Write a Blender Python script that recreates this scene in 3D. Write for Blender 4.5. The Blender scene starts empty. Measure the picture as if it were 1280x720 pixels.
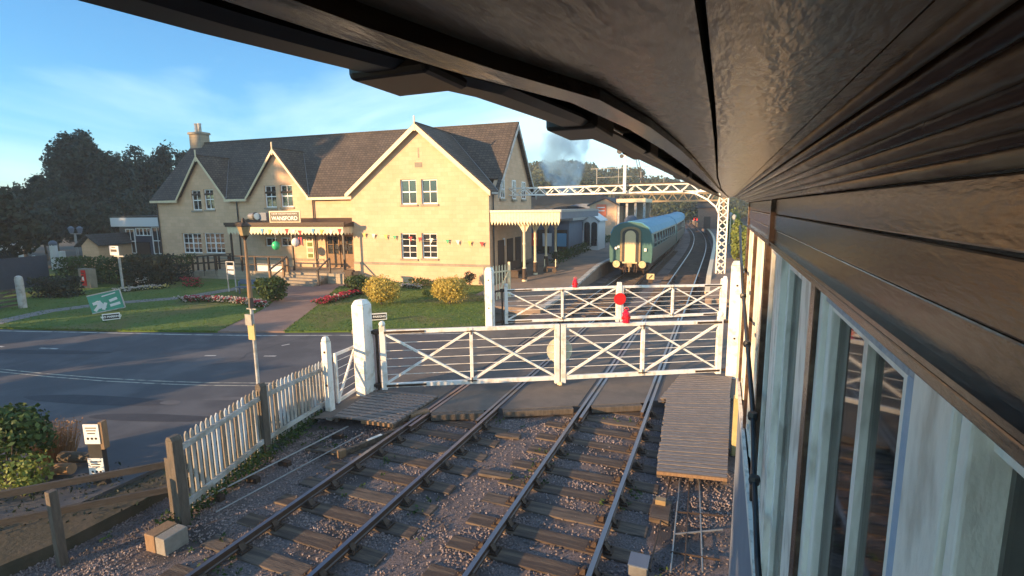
import bpy, math, random
from mathutils import Vector, Matrix, noise
from mathutils.geometry import tessellate_polygon
random.seed(7)
sc = bpy.context.scene
COL = sc.collection
PI = math.pi
R = math.radians

# ---------------------------------------------------------------- camera model
FP, H = 640.0, 4.75
def _basis():
    Y = Vector((903-640, -(257-360), -FP)).normalized()
    h = Vector((1, math.tan(R(0.7)), 0))
    Z = h.cross(Y).normalized()
    return Y.cross(Z), Y, Z
_X, _Y, _Z = _basis()
def ray(px, py):
    d = Vector((px-640, -(py-360), -FP))
    return Vector((d.dot(_X), d.dot(_Y), d.dot(_Z)))
def G(px, py, z=0.0):
    """ground point seen at that place of the photograph"""
    w = ray(px, py); t = (z-H)/w.z
    return Vector((w.x*t, w.y*t, z))
def onY(px, py, y):
    w = ray(px, py); t = y/w.y
    return Vector((w.x*t, y, H+w.z*t))
def onX(px, py, x):
    w = ray(px, py); t = x/w.x
    return Vector((x, w.y*t, H+w.z*t))
def top(px, py, b):
    w = ray(px, py); t = (b.x*w.x+b.y*w.y)/(w.x*w.x+w.y*w.y)
    return H+w.z*t
def atd(px, py, dist):
    w = ray(px, py); hl = math.hypot(w.x, w.y)
    return Vector((w.x/hl*dist, w.y/hl*dist, H+w.z/hl*dist))

cd = bpy.data.cameras.new('camera'); cam = bpy.data.objects.new('camera', cd); COL.objects.link(cam)
cam.matrix_world = Matrix(((_X.x, _Y.x, _Z.x, 0), (_X.y, _Y.y, _Z.y, 0), (_X.z, _Y.z, _Z.z, 0), (0, 0, 0, 1))).to_4x4()
rows = []
# columns of the world matrix are the camera's own axes written in world coordinates
cx = Vector((_X.x, _Y.x, _Z.x)); cy = Vector((_X.y, _Y.y, _Z.y)); cz = Vector((_X.z, _Y.z, _Z.z))
m = Matrix.Identity(4)
for i in range(3):
    m[i][0] = cx[i]; m[i][1] = cy[i]; m[i][2] = cz[i]
m[2][3] = H
cam.matrix_world = m
cd.sensor_width = 36; cd.lens = 36*FP/1280; cd.clip_start = 0.01; cd.clip_end = 6000
sc.camera = cam

# ---------------------------------------------------------------- materials
def nodes(name):
    m = bpy.data.materials.new(name); m.use_nodes = True
    nt = m.node_tree; return m, nt, nt.nodes['Principled BSDF']
def mat(name, c, rough=.7, c2=None, scale=6, metal=0, bump=0, bscale=40, amt=1, spec=.5, stretch=None, c3=None, s3=1.5, det=5):
    m, nt, b = nodes(name)
    b.inputs['Roughness'].default_value = rough; b.inputs['Metallic'].default_value = metal
    b.inputs['Specular IOR Level'].default_value = spec
    b.inputs['Base Color'].default_value = (*c, 1)
    tc = nt.nodes.new('ShaderNodeTexCoord'); src = tc.outputs['Object']
    if stretch:
        mp = nt.nodes.new('ShaderNodeMapping'); mp.inputs['Scale'].default_value = stretch
        nt.links.new(src, mp.inputs[0]); src = mp.outputs[0]
    if c2:
        n = nt.nodes.new('ShaderNodeTexNoise'); n.inputs['Scale'].default_value = scale; n.inputs['Detail'].default_value = det
        n.inputs['Roughness'].default_value = .65
        nt.links.new(src, n.inputs['Vector'])
        r = nt.nodes.new('ShaderNodeValToRGB'); r.color_ramp.elements[0].position = .5-.22*amt; r.color_ramp.elements[1].position = .5+.22*amt
        r.color_ramp.elements[0].color = (*c, 1); r.color_ramp.elements[1].color = (*c2, 1)
        nt.links.new(n.outputs['Fac'], r.inputs[0]); out = r.outputs[0]
        if c3:
            n3 = nt.nodes.new('ShaderNodeTexNoise'); n3.inputs['Scale'].default_value = s3; n3.inputs['Detail'].default_value = 4
            nt.links.new(src, n3.inputs['Vector'])
            r3 = nt.nodes.new('ShaderNodeValToRGB'); r3.color_ramp.elements[0].position = .5; r3.color_ramp.elements[1].position = .64
            mx = nt.nodes.new('ShaderNodeMix'); mx.data_type = 'RGBA'
            nt.links.new(n3.outputs['Fac'], r3.inputs[0]); nt.links.new(r3.outputs[0], mx.inputs[0])
            nt.links.new(out, mx.inputs[6]); mx.inputs[7].default_value = (*c3, 1); out = mx.outputs[2]
        nt.links.new(out, b.inputs['Base Color'])
    if bump:
        n2 = nt.nodes.new('ShaderNodeTexNoise'); n2.inputs['Scale'].default_value = bscale; n2.inputs['Detail'].default_value = 6
        nt.links.new(src, n2.inputs['Vector'])
        bp = nt.nodes.new('ShaderNodeBump'); bp.inputs['Strength'].default_value = bump; bp.inputs['Distance'].default_value = .02
        nt.links.new(n2.outputs['Fac'], bp.inputs['Height']); nt.links.new(bp.outputs[0], b.inputs['Normal'])
    return m
def brickmat(name, c1, c2, cm, bw, bh, mortar=.01, rough=.85, bump=.4, off=.5, blotch=None, uscale=1):
    """courses laid along the wall: u = x + y, v = z"""
    m, nt, b = nodes(name); b.inputs['Roughness'].default_value = rough
    tc = nt.nodes.new('ShaderNodeTexCoord'); sp = nt.nodes.new('ShaderNodeSeparateXYZ'); nt.links.new(tc.outputs['Object'], sp.inputs[0])
    ad = nt.nodes.new('ShaderNodeMath'); ad.operation = 'ADD'; nt.links.new(sp.outputs[0], ad.inputs[0]); nt.links.new(sp.outputs[1], ad.inputs[1])
    cb = nt.nodes.new('ShaderNodeCombineXYZ'); nt.links.new(ad.outputs[0], cb.inputs[0]); nt.links.new(sp.outputs[2], cb.inputs[1])
    br = nt.nodes.new('ShaderNodeTexBrick'); nt.links.new(cb.outputs[0], br.inputs['Vector'])
    br.inputs['Scale'].default_value = 1; br.inputs['Brick Width'].default_value = bw; br.inputs['Row Height'].default_value = bh
    br.inputs['Mortar Size'].default_value = mortar; br.inputs['Mortar Smooth'].default_value = .3; br.offset = off
    br.inputs['Color1'].default_value = (*c1, 1); br.inputs['Color2'].default_value = (*c2, 1); br.inputs['Mortar'].default_value = (*cm, 1)
    n = nt.nodes.new('ShaderNodeTexNoise'); n.inputs['Scale'].default_value = .55; n.inputs['Detail'].default_value = 7; n.inputs['Roughness'].default_value = .7
    nt.links.new(tc.outputs['Object'], n.inputs['Vector'])
    r = nt.nodes.new('ShaderNodeValToRGB'); r.color_ramp.elements[0].position = .35; r.color_ramp.elements[1].position = .65
    r.color_ramp.elements[0].color = (.62, .6, .58, 1); r.color_ramp.elements[1].color = (1.1, 1.08, 1.05, 1)
    nt.links.new(n.outputs['Fac'], r.inputs[0])
    mx = nt.nodes.new('ShaderNodeMix'); mx.data_type = 'RGBA'; mx.blend_type = 'MULTIPLY'; mx.inputs[0].default_value = blotch or .6
    nt.links.new(br.outputs['Color'], mx.inputs[6]); nt.links.new(r.outputs[0], mx.inputs[7]); nt.links.new(mx.outputs[2], b.inputs['Base Color'])
    n2 = nt.nodes.new('ShaderNodeTexNoise'); n2.inputs['Scale'].default_value = 14; n2.inputs['Detail'].default_value = 5
    nt.links.new(tc.outputs['Object'], n2.inputs['Vector'])
    sb = nt.nodes.new('ShaderNodeMath'); sb.operation = 'SUBTRACT'; nt.links.new(n2.outputs['Fac'], sb.inputs[0]); nt.links.new(br.outputs['Fac'], sb.inputs[1])
    bp = nt.nodes.new('ShaderNodeBump'); bp.inputs['Strength'].default_value = bump; bp.inputs['Distance'].default_value = .015
    nt.links.new(sb.outputs[0], bp.inputs['Height']); nt.links.new(bp.outputs[0], b.inputs['Normal'])
    return m
def leafmat(name, c, c2, rough=.6, scale=1.2, trans=.25):
    m, nt, b = nodes(name); b.inputs['Roughness'].default_value = rough; b.inputs['Specular IOR Level'].default_value = .3
    g = nt.nodes.new('ShaderNodeNewGeometry')
    tc = nt.nodes.new('ShaderNodeTexCoord'); n = nt.nodes.new('ShaderNodeTexNoise'); n.inputs['Scale'].default_value = scale; n.inputs['Detail'].default_value = 3
    nt.links.new(tc.outputs['Object'], n.inputs['Vector'])
    ad = nt.nodes.new('ShaderNodeMath'); ad.operation = 'MULTIPLY_ADD'; ad.inputs[1].default_value = .5
    nt.links.new(g.outputs['Random Per Island'], ad.inputs[0])
    ml = nt.nodes.new('ShaderNodeMath'); ml.operation = 'MULTIPLY'; ml.inputs[1].default_value = .5; nt.links.new(n.outputs['Fac'], ml.inputs[0])
    nt.links.new(ml.outputs[0], ad.inputs[2])
    r = nt.nodes.new('ShaderNodeValToRGB'); r.color_ramp.elements[0].position = .2; r.color_ramp.elements[1].position = .75
    r.color_ramp.elements[0].color = (*c, 1); r.color_ramp.elements[1].color = (*c2, 1)
    nt.links.new(ad.outputs[0], r.inputs[0]); nt.links.new(r.outputs[0], b.inputs['Base Color'])
    t = nt.nodes.new('ShaderNodeBsdfTranslucent'); nt.links.new(r.outputs[0], t.inputs['Color'])
    ms = nt.nodes.new('ShaderNodeMixShader'); ms.inputs[0].default_value = trans
    nt.links.new(b.outputs[0], ms.inputs[1]); nt.links.new(t.outputs[0], ms.inputs[2])
    nt.links.new(ms.outputs[0], nt.nodes['Material Output'].inputs[0])
    return m
def glassmat(name, tint=(.02, .025, .03), see=.0):
    m, nt, b = nodes(name); b.inputs['Base Color'].default_value = (*tint, 1); b.inputs['Roughness'].default_value = .04
    b.inputs['Specular IOR Level'].default_value = .9
    if see:
        t = nt.nodes.new('ShaderNodeBsdfTransparent'); ms = nt.nodes.new('ShaderNodeMixShader'); ms.inputs[0].default_value = see
        nt.links.new(b.outputs[0], ms.inputs[1]); nt.links.new(t.outputs[0], ms.inputs[2]); nt.links.new(ms.outputs[0], nt.nodes['Material Output'].inputs[0])
    return m

M = dict(
 stone=brickmat('sandstone_masonry', (.67, .455, .30), (.60, .40, .25), (.50, .35, .24), .52, .26, .008, blotch=.35, bump=.25),
 stone_dark=brickmat('weathered_stone', (.36, .31, .23), (.30, .26, .2), (.25, .22, .18), .5, .22, .012),
 stone_trim=mat('stone_trim', (.30, .26, .20), .85, (.20, .17, .135), 3, bump=.3),
 tile=brickmat('roof_tiles', (.115, .092, .078), (.072, .060, .054), (.03, .025, .022), .28, .17, .018, blotch=.8, bump=1.0),
 slate=brickmat('slates', (.07, .075, .085), (.05, .055, .065), (.025, .027, .03), .3, .2, .012, bump=.5),
 cream=mat('cream_paint', (.72, .62, .42), .5, (.60, .5, .33), 5, bump=.1),
 white=mat('white_paint', (.80, .80, .78), .5, (.72, .71, .68), 3, bump=.12, c3=(.60, .56, .49), s3=5, amt=.8),
 whitewin=mat('white_window_paint', (.8, .8, .8), .4),
 aged_white=mat('aged_white_paint', (.50, .52, .52), .6, (.28, .28, .27), 2.5, bump=.4, c3=(.24, .23, .2), s3=3),
 black=mat('black_paint', (.02, .02, .022), .45, (.04, .038, .036), 9),
 iron=mat('rusty_iron', (.035, .028, .024), .65, (.075, .045, .03), 14, metal=.3, bump=.3),
 brownpaint=mat('gloss_brown_paint', (.040, .022, .015), .22, (.068, .040, .027), 10, bump=.07, bscale=30, stretch=(4, .9, 4), det=8, spec=.6, c3=(.10, .065, .042), s3=4),
 soffit=mat('soffit_brown_paint', (.145, .105, .078), .27, (.215, .162, .12), 12, bump=.10, bscale=38, spec=.6, stretch=(4, 1.1, 4), c3=(.30, .245, .185), s3=4.5, det=8),
 sashwhite=mat('sash_white_paint', (.76, .72, .63), .4, (.86, .82, .75), 14, bump=.18, bscale=40, stretch=(2, 2, .8), c3=(.55, .51, .44), s3=7, det=8),
 sashblue=mat('bluish_undercoat', (.24, .33, .46), .6, (.38, .46, .56), 9, bump=.3),
 speck=mat('flaking_grey_paint', (.30, .30, .33), .7, (.52, .52, .54), 60, bump=.5, bscale=80),
 boxwall=mat('bluish_cladding', (.16, .19, .24), .6, (.22, .25, .30), 3, bump=.2),
 steel=mat('galvanised', (.3, .31, .32), .45, (.2, .2, .2), 8, metal=.5),
 asphalt=mat('asphalt', (.058, .061, .071), .8, (.080, .083, .094), 1.1, bump=.35, bscale=90, c3=(.098, .10, .11), s3=.55),
 patch=mat('asphalt_patch', (.115, .100, .090), .85, (.15, .13, .115), 2.5, bump=.4, bscale=70, c3=(.10, .09, .082), s3=1.2),
 linepaint=mat('road_line_paint', (.55, .55, .52), .7, (.32, .32, .31), 4, c3=(.16, .16, .16), s3=3),
 lineyellow=mat('yellow_line_paint', (.52, .50, .40), .7, (.30, .29, .26), 4, c3=(.14, .14, .13), s3=3),
 path=mat('red_tarmac', (.19, .125, .105), .9, (.25, .17, .14), 1.5, bump=.3, bscale=60),
 paving=mat('grey_paving', (.17, .17, .17), .9, (.24, .23, .22), 1.2, bump=.3),
 platform=mat('platform_asphalt', (.17, .13, .105), .85, (.25, .19, .15), .9, bump=.3, c3=(.13, .11, .10), s3=.5),
 grass=mat('mown_grass', (.055, .115, .014), .9, (.10, .165, .024), 1.1, bump=.8, bscale=120, c3=(.12, .125, .035), s3=.35),
 field=mat('rough_ground', (.035, .035, .022), .95, (.075, .062, .045), 2.4, bump=.6, bscale=12),
 ballast=mat('oily_ballast', (.06, .05, .05), .85, (.19, .155, .155), 34, bump=1.0, bscale=60, c3=(.05, .042, .042), s3=.9, amt=.7),
 stonechip=mat('ballast_stones', (.12, .10, .10), .75, (.36, .29, .28), 14, c3=(.09, .075, .075), s3=1.0),
 sleeper=mat('creosoted_timber', (.034, .026, .022), .8, (.085, .06, .046), 3, bump=.7, bscale=14, stretch=(.6, 6, 6), c3=(.12, .088, .062), s3=2),
 sleeper2=mat('bleached_timber', (.07, .056, .045), .8, (.15, .112, .084), 3, bump=.7, bscale=14, stretch=(.6, 6, 6), c3=(.05, .04, .035), s3=2),
 deck=mat('weathered_deck', (.115, .105, .105), .65, (.24, .21, .195), 3, bump=.5, bscale=14, stretch=(1.2, 10, 8)),
 wood=mat('weathered_wood', (.055, .048, .04), .8, (.13, .105, .085), 4, bump=.5, bscale=16, stretch=(4, 4, .7)),
 woodh=mat('weathered_rail_wood', (.035, .031, .027), .8, (.08, .066, .055), 4, bump=.5, bscale=16, stretch=(.8, .8, 7)),
 concrete=mat('grey_concrete', (.17, .16, .145), .9, (.25, .235, .21), 7, bump=.4),
 rawwood_sunside=mat('raw_timber_and_sun_side', (.27, .17, .095), .75, (.17, .105, .06), 6, bump=.4, stretch=(4, 4, .7)),  # real timber, and the sunlit half of the concrete block
 paling=mat('paling_paint', (.42, .42, .40), .65, (.17, .15, .12), 1.6, bump=.3, stretch=(3, 3, 1), c3=(.40, .46, .52), s3=.7),
 palingbrown=mat('stained_paling', (.30, .26, .20), .7, (.16, .12, .09), 4, bump=.3, stretch=(3, 3, 1)),
 red=mat('signal_red', (.62, .012, .01), .4, (.5, .012, .012), 4),
 redlamp=mat('lamp_red', (.58, .008, .035), .35),
 discback=mat('faded_disc_back', (.55, .55, .42), .6, (.44, .43, .33), 5),
 green=mat('coach_green', (.028, .105, .10), .4, (.045, .13, .125), 4, spec=.5),
 coachside=mat('coach_side_paint', (.075, .075, .062), .45, (.12, .105, .085), 2, stretch=(1, 1, 3)),
 coachroof=mat('coach_roof', (.05, .21, .36), .6, (.08, .27, .42), 1.5, spec=.2),
 under=mat('underframe_rust', (.10, .05, .03), .8, (.05, .035, .03), 8, bump=.5),
 gang=mat('gangway_trim', (.30, .22, .11), .6, (.2, .14, .07), 8),
 door_cream=mat('end_board', (.62, .50, .30), .5, (.55, .44, .26), 3),
 buff=mat('buffer_faces', (.65, .58, .35), .5, (.35, .25, .12), 9),
 glass=glassmat('window_glass'),
 boxglass=glassmat('signal_box_glass', (.02, .022, .022), .35),
 curtain=mat('net_curtain', (.55, .42, .30), .9, (.25, .16, .12), 12, stretch=(6, 6, .3)),
 navy=mat('navy_paint', (.022, .035, .06), .5, (.035, .05, .08), 3),
 bluegrey=mat('blue_grey_sheet', (.09, .12, .18), .6, (.12, .15, .2), 2),
 brick=brickmat('red_brick', (.28, .13, .08), (.22, .10, .065), (.3, .27, .22), .22, .075, .01),
 orange=mat('orange_poster', (.68, .16, .07), .6),
 ribgreen=mat('banner_green', (.03, .22, .15), .5, (.04, .28, .20), 3),
 pale=mat('pale_board', (.60, .62, .64), .6),
 signwhite=mat('sign_white', (.80, .80, .78), .5), signblack=mat('sign_black', (.018, .014, .014), .5),
 yellow=mat('dull_yellow', (.45, .36, .16), .6, (.35, .28, .12), 5),
 bunt_r=mat('bunting_red', (.6, .05, .05), .8), bunt_g=mat('bunting_green', (.1, .4, .2), .8), bunt_b=mat('bunting_blue', (.1, .3, .5), .8), bunt_y=mat('bunting_yellow', (.65, .5, .15), .8), bunt_w=mat('bunting_white', (.7, .65, .6), .8),
 balloon=mat('balloon_green', (.05, .55, .22), .3), balloon_w=mat('balloon_white', (.8, .72, .68), .3), balloon_r=mat('balloon_red', (.6, .02, .04), .3),
 skin=mat('skin', (.45, .27, .2), .6), cloth_r=mat('red_cloth', (.5, .03, .03), .9), cloth_b=mat('dark_cloth', (.03, .04, .07), .9),
 bark=mat('bark', (.07, .055, .045), .9, (.12, .1, .08), 5, bump=.8, bscale=12, stretch=(3, 3, .5)),
 lf_dark=leafmat('dark_foliage', (.010, .019, .014), (.032, .050, .032), scale=.5),
 lf_mid=leafmat('mid_foliage', (.02, .045, .012), (.065, .11, .03), scale=2),
 lf_hill=leafmat('hill_foliage', (.018, .034, .012), (.06, .075, .028), scale=.03),
 lf_gold=leafmat('golden_foliage', (.30, .23, .04), (.62, .50, .13), scale=4),
 lf_bright=leafmat('bright_foliage', (.10, .15, .03), (.24, .28, .07), scale=4),
 lf_dry=leafmat('dry_stalks', (.18, .10, .05), (.36, .22, .12), scale=4),
 fl_red=leafmat('red_petals', (.30, .015, .04), (.55, .05, .10), scale=8), fl_white=leafmat('white_petals', (.42, .38, .36), (.65, .6, .57), scale=8), fl_yellow=leafmat('yellow_petals', (.6, .5, .12), (.8, .7, .3), scale=8),
)
def railmat():
    m, nt, b = nodes('rail_steel'); g = nt.nodes.new('ShaderNodeNewGeometry'); sp = nt.nodes.new('ShaderNodeSeparateXYZ'); nt.links.new(g.outputs['Normal'], sp.inputs[0])
    r = nt.nodes.new('ShaderNodeValToRGB'); r.color_ramp.elements[0].position = .8; r.color_ramp.elements[1].position = .95; nt.links.new(sp.outputs[2], r.inputs[0])
    mx = nt.nodes.new('ShaderNodeMix'); mx.data_type = 'RGBA'; nt.links.new(r.outputs[0], mx.inputs[0]); mx.inputs[6].default_value = (.055, .03, .02, 1); mx.inputs[7].default_value = (.22, .22, .24, 1)
    nt.links.new(mx.outputs[2], b.inputs['Base Color']); ml = nt.nodes.new('ShaderNodeMath'); ml.operation = 'MULTIPLY'; ml.inputs[1].default_value = .9
    nt.links.new(r.outputs[0], ml.inputs[0]); nt.links.new(ml.outputs[0], b.inputs['Metallic'])
    mr = nt.nodes.new('ShaderNodeMapRange'); nt.links.new(r.outputs[0], mr.inputs[0]); mr.inputs[3].default_value = .75; mr.inputs[4].default_value = .33
    nt.links.new(mr.outputs[0], b.inputs['Roughness']); return m
M['rail'] = railmat()

# ---------------------------------------------------------------- mesh helpers
class MB:
    def __init__(s): s.v = []; s.f = []
    def add(s, vs, fs):
        n = len(s.v); s.v += [tuple(v) for v in vs]; s.f += [tuple(i+n for i in f) for f in fs]; return s
    def hexa(s, a, b):   # two quads, bottom and top, same order
        return s.add(list(a)+list(b), [(3, 2, 1, 0), (4, 5, 6, 7), (0, 1, 5, 4), (1, 2, 6, 5), (2, 3, 7, 6), (3, 0, 4, 7)])
    def box(s, x0, x1, y0, y1, z0, z1):
        x0, x1 = min(x0, x1), max(x0, x1); y0, y1 = min(y0, y1), max(y0, y1)
        a = [(x0, y0), (x1, y0), (x1, y1), (x0, y1)]
        return s.hexa([(x, y, z0) for x, y in a], [(x, y, z1) for x, y in a])
    def beam(s, p, q, w, h, up=(0, 0, 1)):
        p = Vector(p); q = Vector(q); d = (q-p).normalized(); up = Vector(up)
        if abs(d.dot(up)) > .98: up = Vector((0, 1, 0))
        sd = d.cross(up).normalized()*w/2; u = sd.cross(d).normalized()*h/2
        return s.hexa([p-sd-u, p+sd-u, p+sd+u, p-sd+u][::-1], [q-sd-u, q+sd-u, q+sd+u, q-sd+u][::-1])
    def tube(s, p, q, r0, r1=None, n=8):
        p = Vector(p); q = Vector(q); r1 = r0 if r1 is None else r1; d = (q-p).normalized()
        a = d.orthogonal().normalized(); b = d.cross(a)
        vs = []
        for c, r in ((p, r0), (q, r1)):
            for i in range(n): t = 2*PI*i/n; vs.append(c+a*math.cos(t)*r+b*math.sin(t)*r)
        return s.add(vs, [(i, (i+1) % n, n+(i+1) % n, n+i) for i in range(n)]+[tuple(range(n))[::-1], tuple(range(n, 2*n))])
    def path(s, pts, r, n=6):
        for a, b in zip(pts, pts[1:]): s.tube(a, b, r, r, n)
        return s
    def lathe(s, prof, c, n=14):
        vs = []; c = Vector(c)
        for r, z in prof:
            for i in range(n): t = 2*PI*i/n; vs.append((c.x+r*math.cos(t), c.y+r*math.sin(t), c.z+z))
        fs = [(j*n+i, j*n+(i+1) % n, (j+1)*n+(i+1) % n, (j+1)*n+i) for j in range(len(prof)-1) for i in range(n)]
        fs += [tuple(range(n))[::-1], tuple(range((len(prof)-1)*n, len(prof)*n))]
        return s.add(vs, fs)
    def ball(s, c, r, n=12, k=8, sz=1):
        return s.lathe([(max(.001, r*math.sin(PI*j/k)), -r*sz*math.cos(PI*j/k)) for j in range(k+1)], c, n)
    def prism(s, poly, d):  # poly of 3-D points, extruded by the vector d
        n = len(poly); p = [Vector(q) for q in poly]; d = Vector(d)
        tris = tessellate_polygon([p])
        fs = [tuple(t) for t in tris]+[tuple(i+n for i in t)[::-1] for t in tris]+[(i, (i+1) % n, n+(i+1) % n, n+i) for i in range(n)]
        return s.add(p+[q+d for q in p], fs)
    def sheet(s, poly):
        p = [Vector(q) for q in poly]; return s.add(p, [tuple(t) for t in tessellate_polygon([p])])
    def build(s, name, m, parent=None, loc=None, smooth=False, bevel=0):
        me = bpy.data.meshes.new(name)
        if parent is not None: o0 = parent.get('_w', None); o0 = Vector(o0) if o0 is not None else Vector((0, 0, 0))
        else: o0 = Vector(loc) if loc is not None else Vector((0, 0, 0))
        me.from_pydata([(v[0]-o0.x, v[1]-o0.y, v[2]-o0.z) for v in s.v], [], s.f)
        import bmesh
        if len(s.v) < 60000:
            bm = bmesh.new(); bm.from_mesh(me); bmesh.ops.recalc_face_normals(bm, faces=bm.faces); bm.to_mesh(me); bm.free()
        me.materials.append(m)
        if smooth:
            me.polygons.foreach_set('use_smooth', [True]*len(me.polygons))
        o = bpy.data.objects.new(name, me); COL.objects.link(o)
        if parent is not None: o.parent = parent
        else: o.location = o0
        o['_w'] = tuple(o0)
        if bevel:
            b = o.modifiers.new('bevel', 'BEVEL'); b.width = bevel; b.segments = 2; b.limit_method = 'ANGLE'
        return o
def tag(o, label=None, cat=None, group=None, kind=None):
    if label: o['label'] = label
    if cat: o['category'] = cat
    if group: o['group'] = group
    if kind: o['kind'] = kind
    return o
def thing(name, loc, label, cat, group=None):
    o = bpy.data.objects.new(name, None); COL.objects.link(o); o.empty_display_size = .2
    o.location = loc; o['_w'] = tuple(loc); return tag(o, label, cat, group)
def dup(o, loc=None, label=None, rot=None, parent=None):
    c = o.copy(); COL.objects.link(c)
    if parent is not None: c.parent = parent
    if loc is not None: c.location = loc
    if rot is not None: c.rotation_euler = rot
    if label: c['label'] = label
    for ch in list(o.children): dup(ch, parent=c)
    return c
def struct(o): o['kind'] = 'structure'; return o
def text(s, size, origin, ux, uz, m, name, parent, depth=.004, align='CENTER', bold=.0, sx=1, fit=None):
    cu = bpy.data.curves.new('t', 'FONT'); cu.body = s; cu.size = size; cu.align_x = align; cu.align_y = 'CENTER'; cu.extrude = depth; cu.offset = bold
    t = bpy.data.objects.new('t', cu); COL.objects.link(t)
    bpy.context.view_layer.update()
    me = bpy.data.meshes.new_from_object(t.evaluated_get(bpy.context.evaluated_depsgraph_get()))
    bpy.data.objects.remove(t)
    ux = Vector(ux).normalized(); uz = Vector(uz).normalized(); o0 = Vector(parent['_w']); origin = Vector(origin); nn = ux.cross(uz)
    if fit: wd_ = max(v.co.x for v in me.vertices)-min(v.co.x for v in me.vertices); sx = fit/wd_
    for v in me.vertices: v.co = origin+ux*v.co.x*sx+uz*v.co.y+nn*v.co.z-o0
    me.materials.clear(); me.materials.append(m); me.name = name
    o = bpy.data.objects.new(name, me); COL.objects.link(o); o.parent = parent; o['_w'] = tuple(o0); return o

def rnd(a, b): return random.uniform(a, b)
def rvec():
    z = rnd(-1, 1); t = rnd(0, 2*PI); r = math.sqrt(1-z*z); return Vector((r*math.cos(t), r*math.sin(t), z))
def leaf(mb, p, s, nrm=None, asp=.6):
    n = (nrm if nrm is not None else rvec()); a = n.orthogonal().normalized(); b = n.cross(a).normalized(); t = rnd(0, PI)
    u = (a*math.cos(t)+b*math.sin(t))*s/2; w = (b*math.cos(t)-a*math.sin(t))*s/2*asp
    mb.add([p-u, p-w*1.0+u*.1, p+u, p+w], [(0, 1, 2, 3)])
def crown(mb, c, rx, ry, rz, n, s, lobes=9, lr=.45, bottom=-.55, jit=.35):
    c = Vector(c); L = []
    for i in range(lobes):
        d = rvec(); d.z = max(d.z, bottom)
        L.append((Vector((c.x+d.x*rx*(1-lr)*rnd(.75, 1.05), c.y+d.y*ry*(1-lr)*rnd(.75, 1.05), c.z+d.z*rz*(1-lr)*rnd(.75, 1.05))), rnd(.6, 1.15)*lr))
    L.append((c, lr*1.35))
    for i in range(n):
        q, r = random.choice(L); d = rvec()
        k = rnd(.55, 1.0)**.6*rnd(1-jit*.5, 1+jit*.25)
        p = q+Vector((d.x*rx*r*k, d.y*ry*r*k, d.z*rz*r*k))
        leaf(mb, p, s*rnd(.6, 1.4), (d+rvec()*.8).normalized())
def trunk(mb, b, h, r, tips, bend=.1):
    b = Vector(b); p = b; segs = 4
    for i in range(segs):
        q = b+Vector((rnd(-bend, bend)*h*.2, rnd(-bend, bend)*h*.2, h*(i+1)/segs)); mb.tube(p, q, r*(1-.14*i), r*(1-.14*(i+1)), 8)
        if i >= 1:
            for t in random.sample(tips, min(3, len(tips))): mb.tube(q, q+(Vector(t)-q)*.8, r*.35, r*.06, 5)
        p = q
def tree(base, h, w, label, m, n=2600, s=.45, cb=.3, group=None, name='tree', asp=1, lobes=11):
    base = Vector(base); t = thing(name, base, label, 'tree', group)
    c = base+Vector((0, 0, h*(cb+(1-cb)/2))); mb = MB()
    crown(mb, c, w/2, w/2*asp, h*(1-cb)/2, n, s, lobes); mb.build('crown', m, t)
    tips = [c+Vector((rnd(-.35, .35)*w, rnd(-.35, .35)*w, rnd(-.2, .35)*h*(1-cb))) for _ in range(8)]
    k = MB(); trunk(k, base, h*(cb+.35), max(.12, h*.022), tips); k.build('trunk', M['bark'], t, smooth=True)
    return t
def bush(base, w, d, h, label, m, n=900, s=.09, group=None, cat='bush', name='bush', lobes=9):
    base = Vector(base); mb = MB(); crown(mb, base+Vector((0, 0, h*.5)), w/2, d/2, h*.52, n, s, lobes, .5, -.9)
    k = MB()
    for i in range(7): a = rvec(); k.tube(base, base+Vector((a.x*w*.3, a.y*d*.3, h*rnd(.45, .75))), .018, .006, 4)
    t = thing(name, base, label, cat, group); mb.build('foliage', m, t); k.build('stem', M['bark'], t); return t

# ---------------------------------------------------------------- ground, road, lawns
def struct_sheet(name, poly, m, z): return struct(MB().sheet([(p[0], p[1], z) for p in poly]).build(name, m))
g = MB(); g.box(-2500, 2500, -1500, 3000, -1.2, -.30); struct(g.build('ground', M['field']))
# ballast bed: a lumpy grid
def grid(name, x0, x1, y0, y1, step, zf, m, zoff=0):
    nx = max(2, int((x1-x0)/step)); ny = max(2, int((y1-y0)/step)); v = []; f = []
    for j in range(ny+1):
        for i in range(nx+1):
            x = x0+(x1-x0)*i/nx; y = y0+(y1-y0)*j/ny; v.append((x, y, zf(x, y)))
    for j in range(ny):
        for i in range(nx): a = j*(nx+1)+i; f.append((a, a+1, a+nx+2, a+nx+1))
    mb = MB(); mb.add(v, f); return mb.build(name, m, smooth=True)
SLEEPERS = []
def zb(x, y):
    e = 0
    if x < -7.4: e = min(.10, (-7.4-x)*.06)
    return -.187-e+.014*noise.noise(Vector((x*1.6, y*1.6, 0)))+.010*noise.noise(Vector((x*9, y*9, 3)))
struct(grid('ballast', -9.6, 2.6, 1.5, 15.2, .07, zb, M['ballast']))
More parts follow.
